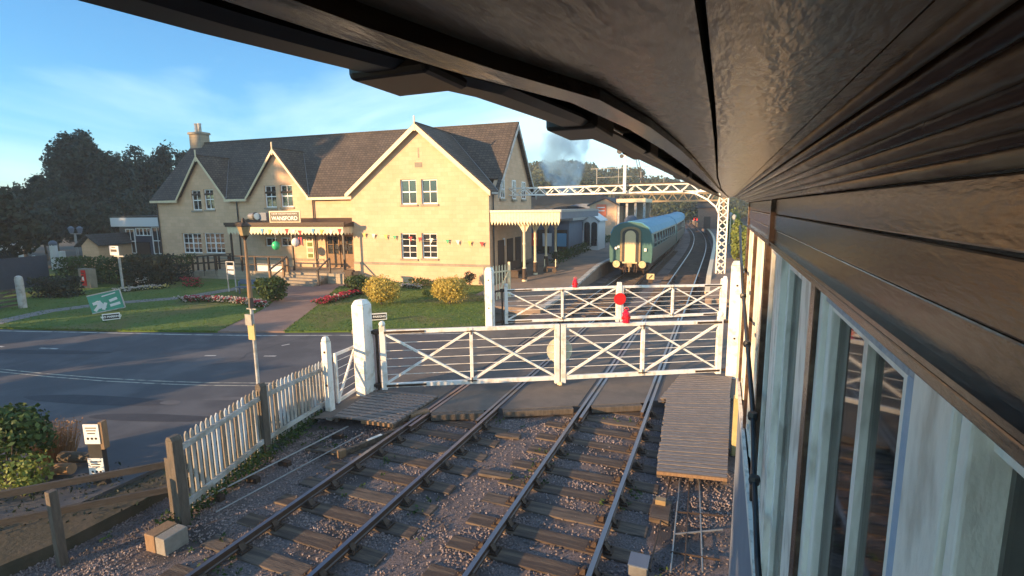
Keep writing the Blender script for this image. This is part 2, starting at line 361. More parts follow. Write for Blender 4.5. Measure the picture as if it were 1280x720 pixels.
# line curvature beyond the platforms
def dxc(y):
    if y < 50: return 0
    if y < 110: return -.0008*(y-50)**2
    return -2.88-.096*(y-110)
def strip(name, xa, xb, y0, y1, z, m, step=4, thick=0, zf=None):
    mb = MB(); ys = [y0+(y1-y0)*i/max(1, round((y1-y0)/step)) for i in range(max(1, round((y1-y0)/step))+1)]
    v = []; f = []
    for y in ys:
        zz = zf(y) if zf else z
        v += [(xa+dxc(y), y, zz), (xb+dxc(y), y, zz), (xa+dxc(y), y, zz-thick), (xb+dxc(y), y, zz-thick)]
    for i in range(len(ys)-1):
        a = i*4; f.append((a, a+1, a+5, a+4))
        if thick: f += [(a+2, a, a+4, a+6), (a+1, a+3, a+7, a+5), (a+2, a+6, a+7, a+3)]
    if thick: f += [(0, 2, 3, 1), (len(v)-4, len(v)-3, len(v)-1, len(v)-2)]
    return mb.add(v, f).build(name, m)
struct(strip('trackbed', -8.1, .2, 15.3, 260, -.2, M['ballast'], 3, .3))

# road surface (level with the rail heads), as one slab with a notch for the rails' flangeways drawn by check rails
A = [G(560, 515), G(830, 500)]
near = [(-9.2, 9.2), (-7.35, 9.55), (-5.5, 10.45), (-3.4, 11.35), (-1.1, 12.7), (.8, 13.9), (9, 17.5), (30, 27), (30, 40), (9, 29), (0, 23.6), (-4, 21.2), (-8.6, 18.4), (-12.9, 16.0), (-19.2, 14.0), (-27.4, 11.6), (-60, 6.4), (-120, -2), (-120, -30), (-30, -8), (-16, -3), (-11.9, 2.0), (-9.7, 4.6), (-9.6, 8.5)]
rd = MB(); rd.prism([(x, y, -.02) for x, y in near], (0, 0, -.24)); struct(rd.build('road', M['asphalt']))
# brownish wearing course between the rails on the crossing
xr = [(-8.6, -6.46), (-6.2, -4.92), (-4.66, -3.02), (-2.76, -1.5), (-1.24, .6)]
def cl(x): return 13.35+(x+1.1)*.52-.05   # near edge of the crossing as a line
pm_ = MB()
for a, b in xr:
    pm_.prism([(a, cl(a)-1.0 if 0 else cl(a)-.75, -.006), (b, cl(b)-.75, -.006), (b, cl(b)+9.0, -.006), (a, cl(a)+9.0, -.006)], (0, 0, -.012))
struct(pm_.build('crossing_surface', M['patch']))
tb = MB()
for a, b in ((-6.1, -5.0), (-4.6, -3.1), (-2.7, -1.6)):
    tb.beam((a, cl(a)-.87, -.07), (b, cl(b)-.87, -.07), .14, .13)
te = thing('crossing_edge_timber', (-4, 11, -.1), 'brown timber edging along the near edge of the level crossing between the rails', 'timber edging')
for i, (a, b) in enumerate(((-6.1, -5.0), (-4.6, -3.1), (-2.7, -1.6))):
    MB().beam((a, cl(a)-.87, -.07), (b, cl(b)-.87, -.07), .16, .14).build('plank', M['wood'], te, bevel=.01)
def line_on_road(name, pts, w, m, z=-.014):
    mb = MB()
    for a, b in zip(pts, pts[1:]):
        a = Vector((a[0], a[1], z)); b = Vector((b[0], b[1], z)); s_ = (b-a).cross(Vector((0, 0, 1))).normalized()*w/2
        mb.add([a-s_, a+s_, b+s_, b-s_], [(0, 1, 2, 3)])
    return struct(mb.build(name, m))
Zr = -.014
line_on_road('road_marking', [G(-60, 411.5, Zr), G(0, 413.5, Zr), G(110, 415.5, Zr), G(220, 418, Zr), G(330, 419.5, Zr), G(440, 419, Zr), G(600, 416, Zr)], .11, M['linepaint'])
for off in (-1.7, 1.7):
    line_on_road('road_marking', [G(-60, 455+off, Zr), G(0, 463+off, Zr), G(60, 469+off, Zr), G(130, 474.5+off, Zr), G(200, 478+off, Zr), G(260, 480+off, Zr), G(330, 480.5+off, Zr), G(405, 480+off, Zr)], .055, M['lineyellow'])
for a in ((50, 435, 72, 436), (256, 444.5, 270, 444.5), (330, 445, 345, 445), (352, 432, 362, 430), (-10, 432, 4, 433.5)):
    line_on_road('road_marking', [G(a[0], a[1], Zr), G(a[2], a[3], Zr)], .1, M['linepaint'])

# worn patches, a drain and a cover in the road
MP = dict(dark=mat('tar_patch', (.030, .032, .040), .75, (.045, .047, .056), 3, bump=.3, bscale=80), pale=mat('worn_patch', (.085, .088, .098), .85, (.12, .12, .13), 3, bump=.3, bscale=80))
def patch(px, py, lx, ly, m_, ang=.3, n=16, z=-.0165):
    c = G(px, py, z); mb = MB(); pts = []
    for i in range(n):
        a = 2*PI*i/n; k = 1+.22*noise.noise(Vector((px*.1, a*1.3, 1))); x, y = math.cos(a)*lx*k, math.sin(a)*ly*k
        pts.append((c.x+x*math.cos(ang)-y*math.sin(ang), c.y+x*math.sin(ang)+y*math.cos(ang), z))
    struct(mb.sheet(pts).build('road_patch', MP[m_]))
patch(190, 522, 1.6, .22, 'dark'); patch(214, 503, .3, .14, 'pale', z=-.0152); patch(120, 500, 2.2, .3, 'dark', .25); patch(300, 498, .9, .12, 'pale', .4); patch(60, 440, 2.4, .25, 'dark', .3); patch(560, 440, .8, .3, 'dark', .45)
c = G(410, 452, -.015); tag(MB().tube((c.x, c.y, -.04), (c.x, c.y, -.012), .3, n=24).build('manhole_cover', M['iron'], loc=c), 'round iron cover set in the road left of the nearer gate', 'manhole cover')
for k, (x, y0_, y1_) in enumerate(((-14.6, 10.5, 15.2), (-19.4, 9, 13.4), (-24.5, 8.6, 11.6))):
    mb = MB(); pts = [Vector((x+.35*noise.noise(Vector((y0_+(y1_-y0_)*i/14, k, 0)))*2, y0_+(y1_-y0_)*i/14, -.016)) for i in range(15)]
    for a, b in zip(pts, pts[1:]): s_ = (b-a).cross(Vector((0, 0, 1))).normalized()*.012; mb.add([a-s_, a+s_, b+s_, b-s_], [(0, 1, 2, 3)])
    struct(mb.build('road_crack', MP['dark']))
# lawns, paths
def lawnpt(px, py): p = G(px, py, .06); return (p.x, p.y)
lz = .06
def lawn(name, pts, m=None, z=lz, th=.32):
    mb = MB(); mb.prism([(x, y, z) for x, y in pts], (0, 0, -th)); return struct(mb.build(name, m or M['grass']))
lawn('lawn', [lawnpt(-200, 409), lawnpt(0, 409), lawnpt(120, 412), lawnpt(272, 413.5), lawnpt(330, 385), lawnpt(352, 368), lawnpt(320, 352), (-26.5, 27.2), (-42, 26.4), (-60, 25), (-80, 20)])
lawn('lawn', [lawnpt(356, 413.5), lawnpt(480, 412.5), lawnpt(606, 407), lawnpt(606, 357), (-13.6, 28.3), (-21.5, 28.0), lawnpt(424, 358), lawnpt(400, 380)])
lawn('path', [lawnpt(272, 413.5), lawnpt(356, 413.5), lawnpt(400, 380), lawnpt(424, 358), (-21.3, 27.95), (-26.4, 27.2), lawnpt(320, 352), lawnpt(352, 368), lawnpt(330, 385)], M['path'], .045)
def ribbon(name, pts, w, m, z, th=.02):
    mb = MB()
    P = [Vector((p[0], p[1], z)) for p in pts]
    L = []; 
    for i, p in enumerate(P):
        d = (P[min(i+1, len(P)-1)]-P[max(i-1, 0)]).cross(Vector((0, 0, 1))).normalized()*w/2; L.append((p-d, p+d))
    for a, b in zip(L, L[1:]): mb.add([a[0], a[1], b[1], b[0]], [(0, 1, 2, 3)])
    return struct(mb.build(name, m))
def inpoly(x, y, P):
    r = False
    for i in range(len(P)):
        (x0, y0), (x1, y1) = P[i-1], P[i]
        if (y0 > y) != (y1 > y) and x < (x1-x0)*(y-y0)/(y1-y0)+x0: r = not r
    return r
gt_ = MB()
for P in ([lawnpt(-60, 409), lawnpt(0, 409), lawnpt(120, 412), lawnpt(272, 413.5), lawnpt(330, 385), lawnpt(352, 368), (-42, 26.4), (-50, 22)], [lawnpt(356, 413.5), lawnpt(480, 412.5), lawnpt(606, 407), lawnpt(606, 357), lawnpt(424, 358), lawnpt(400, 380)]):
    xs0 = [p[0] for p in P]; ys0 = [p[1] for p in P]; n = 0; want = 15000 if P[0][0] < -30 else 11000
    while n < want:
        x = rnd(min(xs0), max(xs0)); y = rnd(min(ys0), max(ys0))
        if inpoly(x, y, P): leaf(gt_, Vector((x, y, .07)), rnd(.05, .12), (Vector((0, 0, .35))+rvec()).normalized(), .3); n += 1
    for a, b in zip(P, P[1:]+P[:1]):
        a = Vector(a); b = Vector(b)
        for _ in range(int((b-a).length*45)): q = a.lerp(b, rnd(0, 1)); leaf(gt_, Vector((q.x+rnd(-.06, .06), q.y+rnd(-.06, .06), .06)), rnd(.05, .13), (Vector((0, 0, .2))+rvec()).normalized(), .35)
M['lf_grass'] = leafmat('grass_blades', (.045, .10, .012), (.13, .19, .035), scale=.6)
tag(gt_.build('grass', M['lf_grass']), 'short mown grass on the station lawns', 'grass', kind='stuff')
ribbon('path', [lawnpt(-60, 418), lawnpt(0, 402), lawnpt(60, 389), lawnpt(130, 380), lawnpt(230, 372), lawnpt(300, 360)], 1.0, M['paving'], .066)
# grass verge edge stones beside the road
kb = MB()
for a, b in zip([G(440, 416.5, 0), G(520, 415, 0)], [G(520, 415, 0), G(604, 412, 0)]): kb.beam(a+Vector((0, 0, .06)), b+Vector((0, 0, .06)), .14, .14)
struct(kb.build('kerb', M['stone_trim']))

# ---------------------------------------------------------------- railway
RX = [-6.32, -4.81, -2.90, -1.39]
def rail_prof(x, z0=0):  # bullhead section
    return [(x-.035, z0), (x+.035, z0), (x+.035, z0-.035), (x+.012, z0-.05), (x+.012, z0-.10), (x+.032, z0-.112), (x+.032, z0-.14), (x-.032, z0-.14), (x-.032, z0-.112), (x-.012, z0-.10), (x-.012, z0-.05), (x-.035, z0-.035)]
def rail(x, y0, y1, parent, name='rail', z0=.004, step=5):
    mb = MB(); pr = rail_prof(0, z0); n = len(pr); k = max(1, round((y1-y0)/step)); v = []; f = []
    for i in range(k+1):
        y = y0+(y1-y0)*i/k
        v += [(x+dxc(y)+a, y, b) for a, b in pr]
    for i in range(k):
        for j in range(n): f.append((i*n+j, i*n+(j+1) % n, (i+1)*n+(j+1) % n, (i+1)*n+j))
    f += [tuple(range(n)), tuple(range(k*n, k*n+n))[::-1]]
    return mb.add(v, f).build(name, M['rail'], parent)
def sleeper_proto(parent, mname, ln, w):
    mb = MB(); mb.box(-ln/2, ln/2, -w/2, w/2, -.28, -.160)
    me = mb.build('sleeper', M[mname], parent, bevel=.012); me.location = (0, 0, 0); return me
def chair_mesh(parent, x):
    mb = MB(); mb.box(x-.19, x+.19, -.095, .095, -.165, -.13)
    mb.hexa([(x-.14, -.05, -.13), (x-.05, -.05, -.13), (x-.05, .05, -.13), (x-.14, .05, -.13)], [(x-.075, -.045, -.045), (x-.045, -.045, -.045), (x-.045, .045, -.045), (x-.075, .045, -.045)])
    mb.hexa([(x+.05, -.05, -.13), (x+.14, -.05, -.13), (x+.14, .05, -.13), (x+.05, .05, -.13)], [(x+.045, -.045, -.045), (x+.075, -.045, -.045), (x+.075, .045, -.045), (x+.045, .045, -.045)])
    for dx in (-.155, .155):
        for dy in (-.06, .06): mb.tube((x+dx, dy, -.13), (x+dx, dy, -.105), .018, .014, 6)
    return mb.build('rail_chair', M['iron'], parent)
for tr, (xa, xb, yend, lab) in enumerate(((RX[0], RX[1], 90, 'left hand railway track passing under both gates to the green coach'), (RX[2], RX[3], 250, 'right hand railway track curving away beside the right platform'))):
    t = thing('railway_track', (0, 0, 0), lab, 'railway track')
    rail(xa, 1.5, yend, t); rail(xb, 1.5, yend, t)
    for x, s_ in ((xa, 1), (xb, -1)):
        cy0 = cl(x)-2.0
        ck = rail(x+s_*.125, cy0+.5, cl(x)+9.5, t, 'check_rail')
    protos = []
    t['_w'] = (0, 0, 0); t.location = (0, 0, 0)
    xc = (xa+xb)/2
    for mn in ('sleeper', 'sleeper2'):
        p = sleeper_proto(t, mn, 2.75, .29); a = chair_mesh(p, -.755); b = chair_mesh(p, .755); protos.append(p)
    y = 2.2; k = 0; cnt = 0
    used = set()
    far = MB()
    while y < (60 if tr == 0 else 120):
        on_road = cl(xc)-.6 < y < cl(xc)+8.9
        if not on_road:
            if y < 38:
                j = random.choice((0, 0, 1)); src = protos[j]
                o = src if j not in used else dup(src, parent=t)
                used.add(j); o.location = (xc+rnd(-.06, .06), y, rnd(-.006, .006)); SLEEPERS.append((xc, y)); o.rotation_euler = (0, 0, rnd(-.012, .012))
                cnt += 1
            else:
                xx = xc+dxc(y); far.box(xx-1.3, xx+1.3, y-.13, y+.13, -.24, -.165)
        y += rnd(.60, .68)
    tag(far.build('sleeper', M['sleeper'], t), kind='stuff')
# wide timbers and boards lying across between the tracks
for i, (a, b, lab) in enumerate((((385, 560), (430, 566), 'flat bleached board lying on ballast nearest the left track'), ((600, 590), (640, 596), 'long grey board lying between the two tracks'), ((560, 520), (600, 523), 'short pale board lying just before the crossing'), ((620, 543), (650, 546), 'small dark board lying beside the right track'))):
    p, q = G(a[0], a[1], -.15), G(b[0], b[1], -.15); tag(MB().beam(p, q, .2, .05).build('loose_board', M['sleeper2'], loc=p, bevel=.008), lab, 'board', 'loose boards on the ballast')
# small stones
st = MB()
OCT = [(1, 0, 0), (0, 1, 0), (-1, 0, 0), (0, -1, 0), (0, 0, 1), (0, 0, -1)]
OF = [(0, 1, 4), (1, 2, 4), (2, 3, 4), (3, 0, 4), (1, 0, 5), (2, 1, 5), (3, 2, 5), (0, 3, 5)]
for i in range(70000):
    y = 2.6+(rnd(0, 1)**1.25)*12; x = rnd(-9.3, 1.9)
    if y > cl(x)-1.0: continue
    if any(abs(y-b_) < .15 and abs(x-a_) < 1.4 for a_, b_ in SLEEPERS) and rnd(0, 1) < .93: continue
    if noise.noise(Vector((x*.9, y*.9, 5))) < .0 and rnd(0, 1) < .75: continue
    r = rnd(.008, .022)*(1+.3*(rnd(0, 1) < .08)); q = Matrix.Rotation(rnd(0, 6.3), 3, rvec())
    c = Vector((x, y, zb(x, y)+r*.3+rnd(0, .010)))
    st.add([c+q @ Vector((a[0]*r*rnd(.7, 1.3), a[1]*r*rnd(.7, 1.3), a[2]*r*rnd(.6, 1.1))) for a in OCT], OF)
tag(st.build('ballast_stones', M['stonechip']), kind='stuff', label='loose grey brown ballast stones strewn round the sleepers', cat='ballast')
tf = MB()
for i in range(900):
    x = rnd(-9.2, 1.6); y = rnd(3, 11.5)
    if noise.noise(Vector((x*.8, y*.8, 9))) < .18: continue
    for k in range(6): leaf(tf, Vector((x+rnd(-.05, .05), y+rnd(-.05, .05), zb(x, y)+rnd(.01, .07))), rnd(.03, .08))
for i in range(420):
    f_ = rnd(0, 1); a_, b_ = (Vector((-7.75, 4.7, 0)), Vector((-8.75, 9.1, 0))); q_ = a_.lerp(b_, f_)
    for k in range(7): leaf(tf, Vector((q_.x+rnd(-.25, .15), q_.y+rnd(-.1, .1), rnd(-.2, .05))), rnd(.03, .09))
tag(tf.build('weeds', M['lf_mid']), kind='stuff', label='small green weeds among the ballast', cat='weeds')

# point rodding left of the near track and its stools
t = thing('point_rodding', (-7.4, 7, -.1), 'long thin steel rod run on stools left of the near rail', 'signal rodding')
p0, p1 = G(245, 628, -.08), G(435, 533, -.08); MB().tube(p0, p1, .017).build('rod', M['steel'], t)
p2, p3 = G(270, 640, -.1), G(455, 541, -.1); MB().tube(p2, p3, .013).build('rod', M['steel'], t)
for k in range(5):
    c = p0.lerp(p1, .1+.2*k); MB().box(c.x-.09, c.x+.16, c.y-.05, c.y+.05, -.24, -.11).build('stool', M['iron'], t)
t = thing('crank_timber', G(425, 572, -.2), 'narrow white marked timber rod ending beside the first rail', 'timber rod')
a, b = G(424, 568, -.1), G(506, 534, -.1); MB().beam(a, b, .10, .10).build('rod', M['sleeper2'], t)
MB().beam(a-(b-a).normalized()*.03+Vector((0, 0, .01)), a+(b-a).normalized()*.12+Vector((0, 0, .01)), .13, .15).build('end_block', M['rawwood_sunside'], t)
MB().beam(a.lerp(b, .4)+Vector((0, 0, .055)), a.lerp(b, .62)+Vector((0, 0, .055)), .07, .012).build('white_plate', M['white'], t)
# track magnets / wires along the right track by the box
t = thing('cable_run', G(870, 650, -.2), 'bundle of dark rods and wires below the slatted walkway by the signal box', 'rodding')
for k, (a, b) in enumerate((((838, 598), (812, 712)), ((850, 598), (838, 715)), ((862, 599), (856, 712)), ((874, 600), (878, 715)), ((846, 640), (905, 645)), ((842, 668), (903, 662)), ((838, 690), (900, 700)))):
    MB().tube(G(*a, -.12), G(*b, -.12), .012 if k < 4 else .016).build('rod', M['steel'] if k % 2 else M['iron'], t)
t = thing('relay_box', G(805, 700, -.2), 'small grey metal box at the foot of the right track', 'equipment box')
c = G(800, 712, -.1); MB().box(c.x-.14, c.x+.1, c.y-.1, c.y+.16, -.25, .0).build('case', M['steel'], t, bevel=.01); MB().box(c.x-.15, c.x+.11, c.y-.11, c.y+.17, 0, .02).build('lid', M['bluegrey'], t)
t = thing('crank_block', G(822, 645, -.2), 'rusty point crank on a timber block right of the near rail', 'point crank')
c = G(826, 636, -.1); MB().box(c.x-.15, c.x+.15, c.y-.3, c.y+.3, -.26, -.1).build('block', M['sleeper'], t, bevel=.01); MB().box(c.x-.1, c.x+.06, c.y+.1, c.y+.22, -.1, -.02).build('crank', M['gang'], t)

# ---------------------------------------------------------------- timber walkways
def deck(name, c, label, ez=.03, mats=('deck',), planks=28, w=.0):
    """c: four ground corners near-left, near-right, far-right, far-left"""
    t = thing(name, c[0], label, 'walkway')
    for k in range(planks):
        f0 = k/planks+.06/planks; f1 = (k+1)/planks-.20/planks
        a = c[0].lerp(c[3], f0); b = c[1].lerp(c[2], f0); d = c[1].lerp(c[2], f1); e = c[0].lerp(c[3], f1); zz = rnd(-.004, .004)
        ex = (b-a).normalized()*rnd(0, .03)
        MB().hexa([Vector((q.x, q.y, q.z-.04+zz)) for q in (a-ex, b, d, e-ex)], [Vector((q.x, q.y, q.z+zz)) for q in (a-ex, b, d, e-ex)]).build('plank', M['deck'], t)
    for f in (.03, .5, .97):
        a = c[0].lerp(c[1], f); b = c[3].lerp(c[2], f); MB().beam(a-Vector((0, 0, .09)), b-Vector((0, 0, .09)), .07, .09).build('bearer', M['sleeper'], t)
    return t
z0 = .06
dk = deck('slatted_walkway', [G(821, 588, z0), G(909, 597, z0), G(913, 497, z0), G(834, 496, z0)], 'long slatted timber walkway beside the right track below the signal box')
a, b = G(821, 588, z0), G(909, 597, z0); MB().beam(a+Vector((0, -.02, -.03)), b+Vector((0, -.02, -.03)), .03, .06).build('edge_board', M['rawwood_sunside'], dk)
deck('slatted_walkway', [G(826, 497, z0+.01), G(912, 497, z0+.01), G(915, 470, z0+.01), G(852, 466, z0+.01)], 'short slatted timber walkway right under the front gate', planks=12)
dl = deck('timber_platform', [G(418, 520, .08), G(492, 529, .08), G(548, 494, .08), G(470, 486, .08)], 'grey plank platform at the foot of the big left gate post', planks=11)
a, b = G(452, 524, .08), G(492, 529, .08); MB().beam(a+Vector((0, -.02, -.05)), b+Vector((0, -.02, -.05)), .03, .08).build('edge_board', M['rawwood_sunside'], dl)
t = thing('timber_step', G(520, 522, 0), 'raw brown timber step between the plank platform and first rail', 'step')
a, b = G(512, 521, -.03), G(536, 515, -.03); MB().beam(a, b, .18, .14).build('baulk', M['rawwood_sunside'], t, bevel=.01); MB().beam(a+Vector((.05, -.12, -.05)), b+Vector((.05, -.12, -.05)), .1, .1).build('baulk', M['sleeper2'], t, bevel=.01)

# ---------------------------------------------------------------- crossing gates
def leafgate(A_, B_, zA0, zA1, zB0, zB1, label, strap0, strap1, thick=.09, target=None, ball=True, lamp=None, stileB=.13):
    A_ = Vector((A_.x, A_.y, 0)); B_ = Vector((B_.x, B_.y, 0)); t = thing('crossing_gate', A_, label, 'level crossing gate', 'white crossing gates')
    d = (B_-A_).normalized(); L = (B_-A_).length; nrm = d.cross(Vector((0, 0, 1))).normalized()
    if nrm.y > 0: nrm = -nrm
    def P(s, f, off=0):  # s metres along, f 0..1 up
        k = s/L; a = zA0+(zB0-zA0)*k; b = zA1+(zB1-zA1)*k
        p = A_+d*s+nrm*off; p.z = a+(b-a)*f; return p
    h = zA1-zA0; e = .045/h
    MB().beam(P(.0, 1-e), P(L, 1-e), thick, .10).build('top_rail', M['white'], t, bevel=.008)
    MB().beam(P(.0, e), P(L, e), thick, .11).build('bottom_rail', M['white'], t, bevel=.008)
    def post(s, w, z_lo=0, z_hi=0, name='stile'):
        a = P(s, 0); b = P(s, 1); a.z -= z_lo; b.z += z_hi; return MB().beam(a, b, w, thick+.03, up=nrm).build(name, M['white'], t, bevel=.008)
    post(.07, .14, .06, .12); post(L-stileB/2, stileB, .1, .0); post(L/2, .085)
    MB().ball(P(.07, 1)+Vector((0, 0, .17)), .085).build('finial', M['white'], t, smooth=True)
    for a, b in ((.14, L/2-.04), (L/2+.04, L-stileB)):
        MB().beam(P(a, 1-2.2*e, .012), P(b, 2.4*e, .012), .05, .075, up=nrm).build('brace', M['white'], t)
        MB().beam(P(a, 2.4*e, -.03), P(b, 1-2.2*e, -.03), .05, .075, up=nrm).build('brace', M['white'], t)
    for f in (.22, .36, .5, .64, .78):
        MB().tube(P(.1, f), P(L-.05, f), .0085, n=5).build('wire', M['white'], t)
    for s0, s1 in (strap0, strap1):
        if s1 > s0:
            for f in (1-e*1.0, e*1.0):
                MB().beam(P(s0, f, thick/2+.012), P(s1, f, thick/2+.012), .02, .055).build('hinge_strap', M['iron'], t)
    for f in (1-2*e, 2*e):
        MB().beam(P(L/2-.12, f, .065), P(L/2+.12, f, .065), .012, .03).add(*_ang(P(L/2, f-.06 if f > .5 else f-.02, .066), P(L/2, f+.02 if f > .5 else f+.06, .066))).build('corner_iron', M['iron'], t)
    return t, P, d, nrm, L
def _ang(a, b):
    mb = MB().beam(a, b, .03, .012); return mb.v, mb.f
NO = (0, 0)
def gp(px, py, z): return G(px, py, z)
# front gate: left leaf, right leaf
zb0 = .16
FA = G(478, 484, zb0); FM = G(700, 474, zb0); FB = G(900, 464, zb0)
FA1 = top(478, 413, FA); FM1 = top(700, 405, FM); FB1 = top(900, 400, FB)
hz = (FA1+FM1+FB1)/3
print('front gate', FA, FM, FB, FA1, FM1, FB1)
d_ = (FB-FA).normalized()
t1, P1, dd1, n1, L1 = leafgate(FA, FM-d_*.02, zb0, FA1, zb0, FM1, 'left leaf of the nearer white crossing gate, with iron strap hinges on the left', (0.12, 1.15), NO)
t2, P2, dd2, n2, L2 = leafgate(FB, FM+d_*.02, zb0, FB1, zb0, FM1, 'right leaf of the nearer white crossing gate, carrying a red lamp', (0.05, .75), NO)
# drop bolt and the target disc on the meeting stile
c = P1(L1, 0, .03); MB().tube(c+Vector((0, 0, .3)), c+Vector((0, 0, -.16)), .02).box(c.x-.05, c.x+.07, c.y-.05, c.y+.05, .02, .1).build('drop_bolt', M['cream'], t1)
a = P1(L1, .5, -.14); tn = n1
def disc(c, r, nrm, th=.012, n=32):
    return MB().tube(c-nrm*th/2, c+nrm*th/2, r, r, n)
disc(a+dd1*.02+n1*.06+Vector((0, 0, .02)), .35, n1).build('target_disc', M['discback'], t1)
def lampmesh(t, base, s=1.0):
    b = Vector(base)
    MB().lathe([(.11*s, 0), (.115*s, .03*s), (.10*s, .04*s), (.10*s, .24*s), (.115*s, .25*s), (.09*s, .29*s), (.05*s, .33*s), (.05*s, .37*s), (.02*s, .38*s)], b, 14).build('lamp', M['redlamp'], t, smooth=False)
    l = t.children[-1]
    for k in range(4):
        an = PI/4+k*PI/2; v = Vector((math.cos(an), math.sin(an), 0))
        MB().tube(b+Vector((0, 0, .14*s))+v*.09*s, b+Vector((0, 0, .14*s))+v*.125*s, .05*s, .045*s, 12).build('bullseye', M['red'], l)
    hp = [b+Vector((0, 0, .36*s))+Vector((math.cos(q)*.07*s, 0, math.sin(q)*.08*s)) for q in [PI*i/6 for i in range(7)]]
    MB().path(hp, .008*s, 5).build('handle', M['redlamp'], l)
sR = (FB-G(780, 472, zb0)).length
lampmesh(t2, P2(min(L2-.3, (Vector((FB.x, FB.y, 0))-Vector((G(781, 470, zb0).x, G(781, 470, zb0).y, 0))).length), 1, 0), .95)
# back gate
GA = G(631, 403, zb0); GM = G(774, 399, zb0); GB = G(903, 393, zb0)
GA1 = top(631, 362, GA); GM1 = top(774, 357, GM); GB1 = top(903, 355, GB)
print('back gate', GA, GM, GB, GA1, GM1, GB1)
e_ = (GB-GA).normalized()
t3, P3, dd3, n3, L3 = leafgate(GA, GM-e_*.02, zb0, GA1, zb0, GM1, 'left leaf of the farther white crossing gate, next to the station lawn', (.12, 1.1), NO)
t4, P4, dd4, n4, L4 = leafgate(GB, GM+e_*.02, zb0, GB1, zb0, GM1, 'right leaf of the farther white crossing gate, below the lattice column', (.05, .9), NO)
MB().beam(P3(L3, .0, 0), P3(L3, 1, 0)+Vector((0, 0, .14)), .16, .16, up=n3).build('meeting_post', M['white'], t3)
disc(P3(L3, .62, .12), .24, n3).build('target_disc', M['red'], t3)
disc(P3(L3, .62, .12), .25, n3, .006).build('target_rim', M['red'], t3)
sl = (Vector((GA.x, GA.y, 0))-Vector((G(719, 401, zb0).x, G(719, 401, zb0).y, 0))).length
lampmesh(t3, P3(sl, 1, 0), .95)

def gatepost(px, pyb, pyt, w, label, dep=None, cap='round', z=0, holes=True, name='gate_post', m='white'):
    b = G(px, pyb, z); zt = top(px, pyt, b); dep = dep or w
    t = thing(name, b, label, 'gate post', 'posts of the level crossing')
    mb = MB(); mb.box(b.x-w/2, b.x+w/2, b.y-dep/2, b.y+dep/2, z-.25, zt-.12); ca = MB()
    if cap == 'round':
        ca.hexa([(b.x-w/2, b.y-dep/2, zt-.12), (b.x+w/2, b.y-dep/2, zt-.12), (b.x+w/2, b.y+dep/2, zt-.12), (b.x-w/2, b.y+dep/2, zt-.12)], [(b.x-w*.32, b.y-dep*.32, zt), (b.x+w*.32, b.y-dep*.32, zt), (b.x+w*.32, b.y+dep*.32, zt), (b.x-w*.32, b.y+dep*.32, zt)])
    mb.build('shaft', M[m], t, bevel=.02); ca.build('cap', M[m], t, bevel=.03)
    if holes:
        for f in (.35, .8):
            zz = z+(zt-z)*f; MB().tube((b.x+.02, b.y-dep/2-.012, zz), (b.x+.02, b.y-dep/2+.01, zz), .03, n=10).build('bolt', M['iron'], t)
    return t, b, zt
pL, bL, zL = gatepost(458, 492, 374, .36, 'big white square gate post at the left hinge of the nearer gate', holes=False)
pB, bB, zB = gatepost(613, 411, 334, .30, 'white gate post at the left hinge of the farther gate')
pR, bR, zR = gatepost(914, 471, 326, .30, 'tall white gate post at the right hinge of the nearer gate')
pR2, bR2, zR2 = gatepost(921, 556, 364, .16, 'narrow cream post standing in front of the right hinge post', dep=.2, m='cream')
# cream foot of it
MB().box(bR2.x-.1, bR2.x+.1, bR2.y-.12, bR2.y+.12, -.2, 1.0).build('foot', M['yellow'], pR2, bevel=.01)
# hinge brackets (black) between posts and leaves
for t, P, post in ((pL, P1, bL), (pB, P3, bB)):
    c0 = P(0, 0); c0 = Vector((c0.x-.10, c0.y, 0))
    MB().tube((c0.x, c0.y, .0), (c0.x, c0.y, P(0, 1).z+.03), .035).build('hinge_rod', M['iron'], t)
    for f in (1-.03, .03):
        zz = P(0, f).z; MB().lathe([(.05, -.07), (.09, -.06), (.09, .06), (.05, .07)], (c0.x, c0.y, zz), 10).beam((c0.x, c0.y, zz), (post.x, post.y, zz), .04, .07).build('hinge', M['iron'], t)
for t, P, post in ((pR, P2, bR),):
    for f in (.97, .03):
        zz = P(0, f).z; MB().beam(P(0, f), (post.x, post.y, zz), .04, .07).build('hinge', M['iron'], t)
# bracket arm on tall right post
MB().beam((bR.x+.15, bR.y, zR-.3), (bR.x+.75, bR.y, zR-.3), .05, .05).beam((bR.x+.7, bR.y, zR-.9), (bR.x+.7, bR.y, zR-.1), .05, .05).beam((bR.x+.15, bR.y, zR-1.1), (bR.x+.7, bR.y, zR-.5), .04, .04).build('bracket', M['white'], pR)
# wall post of the farther right leaf
gatepost(904, 398, 345, .2, 'short white post at the right hinge of the farther gate', holes=False)

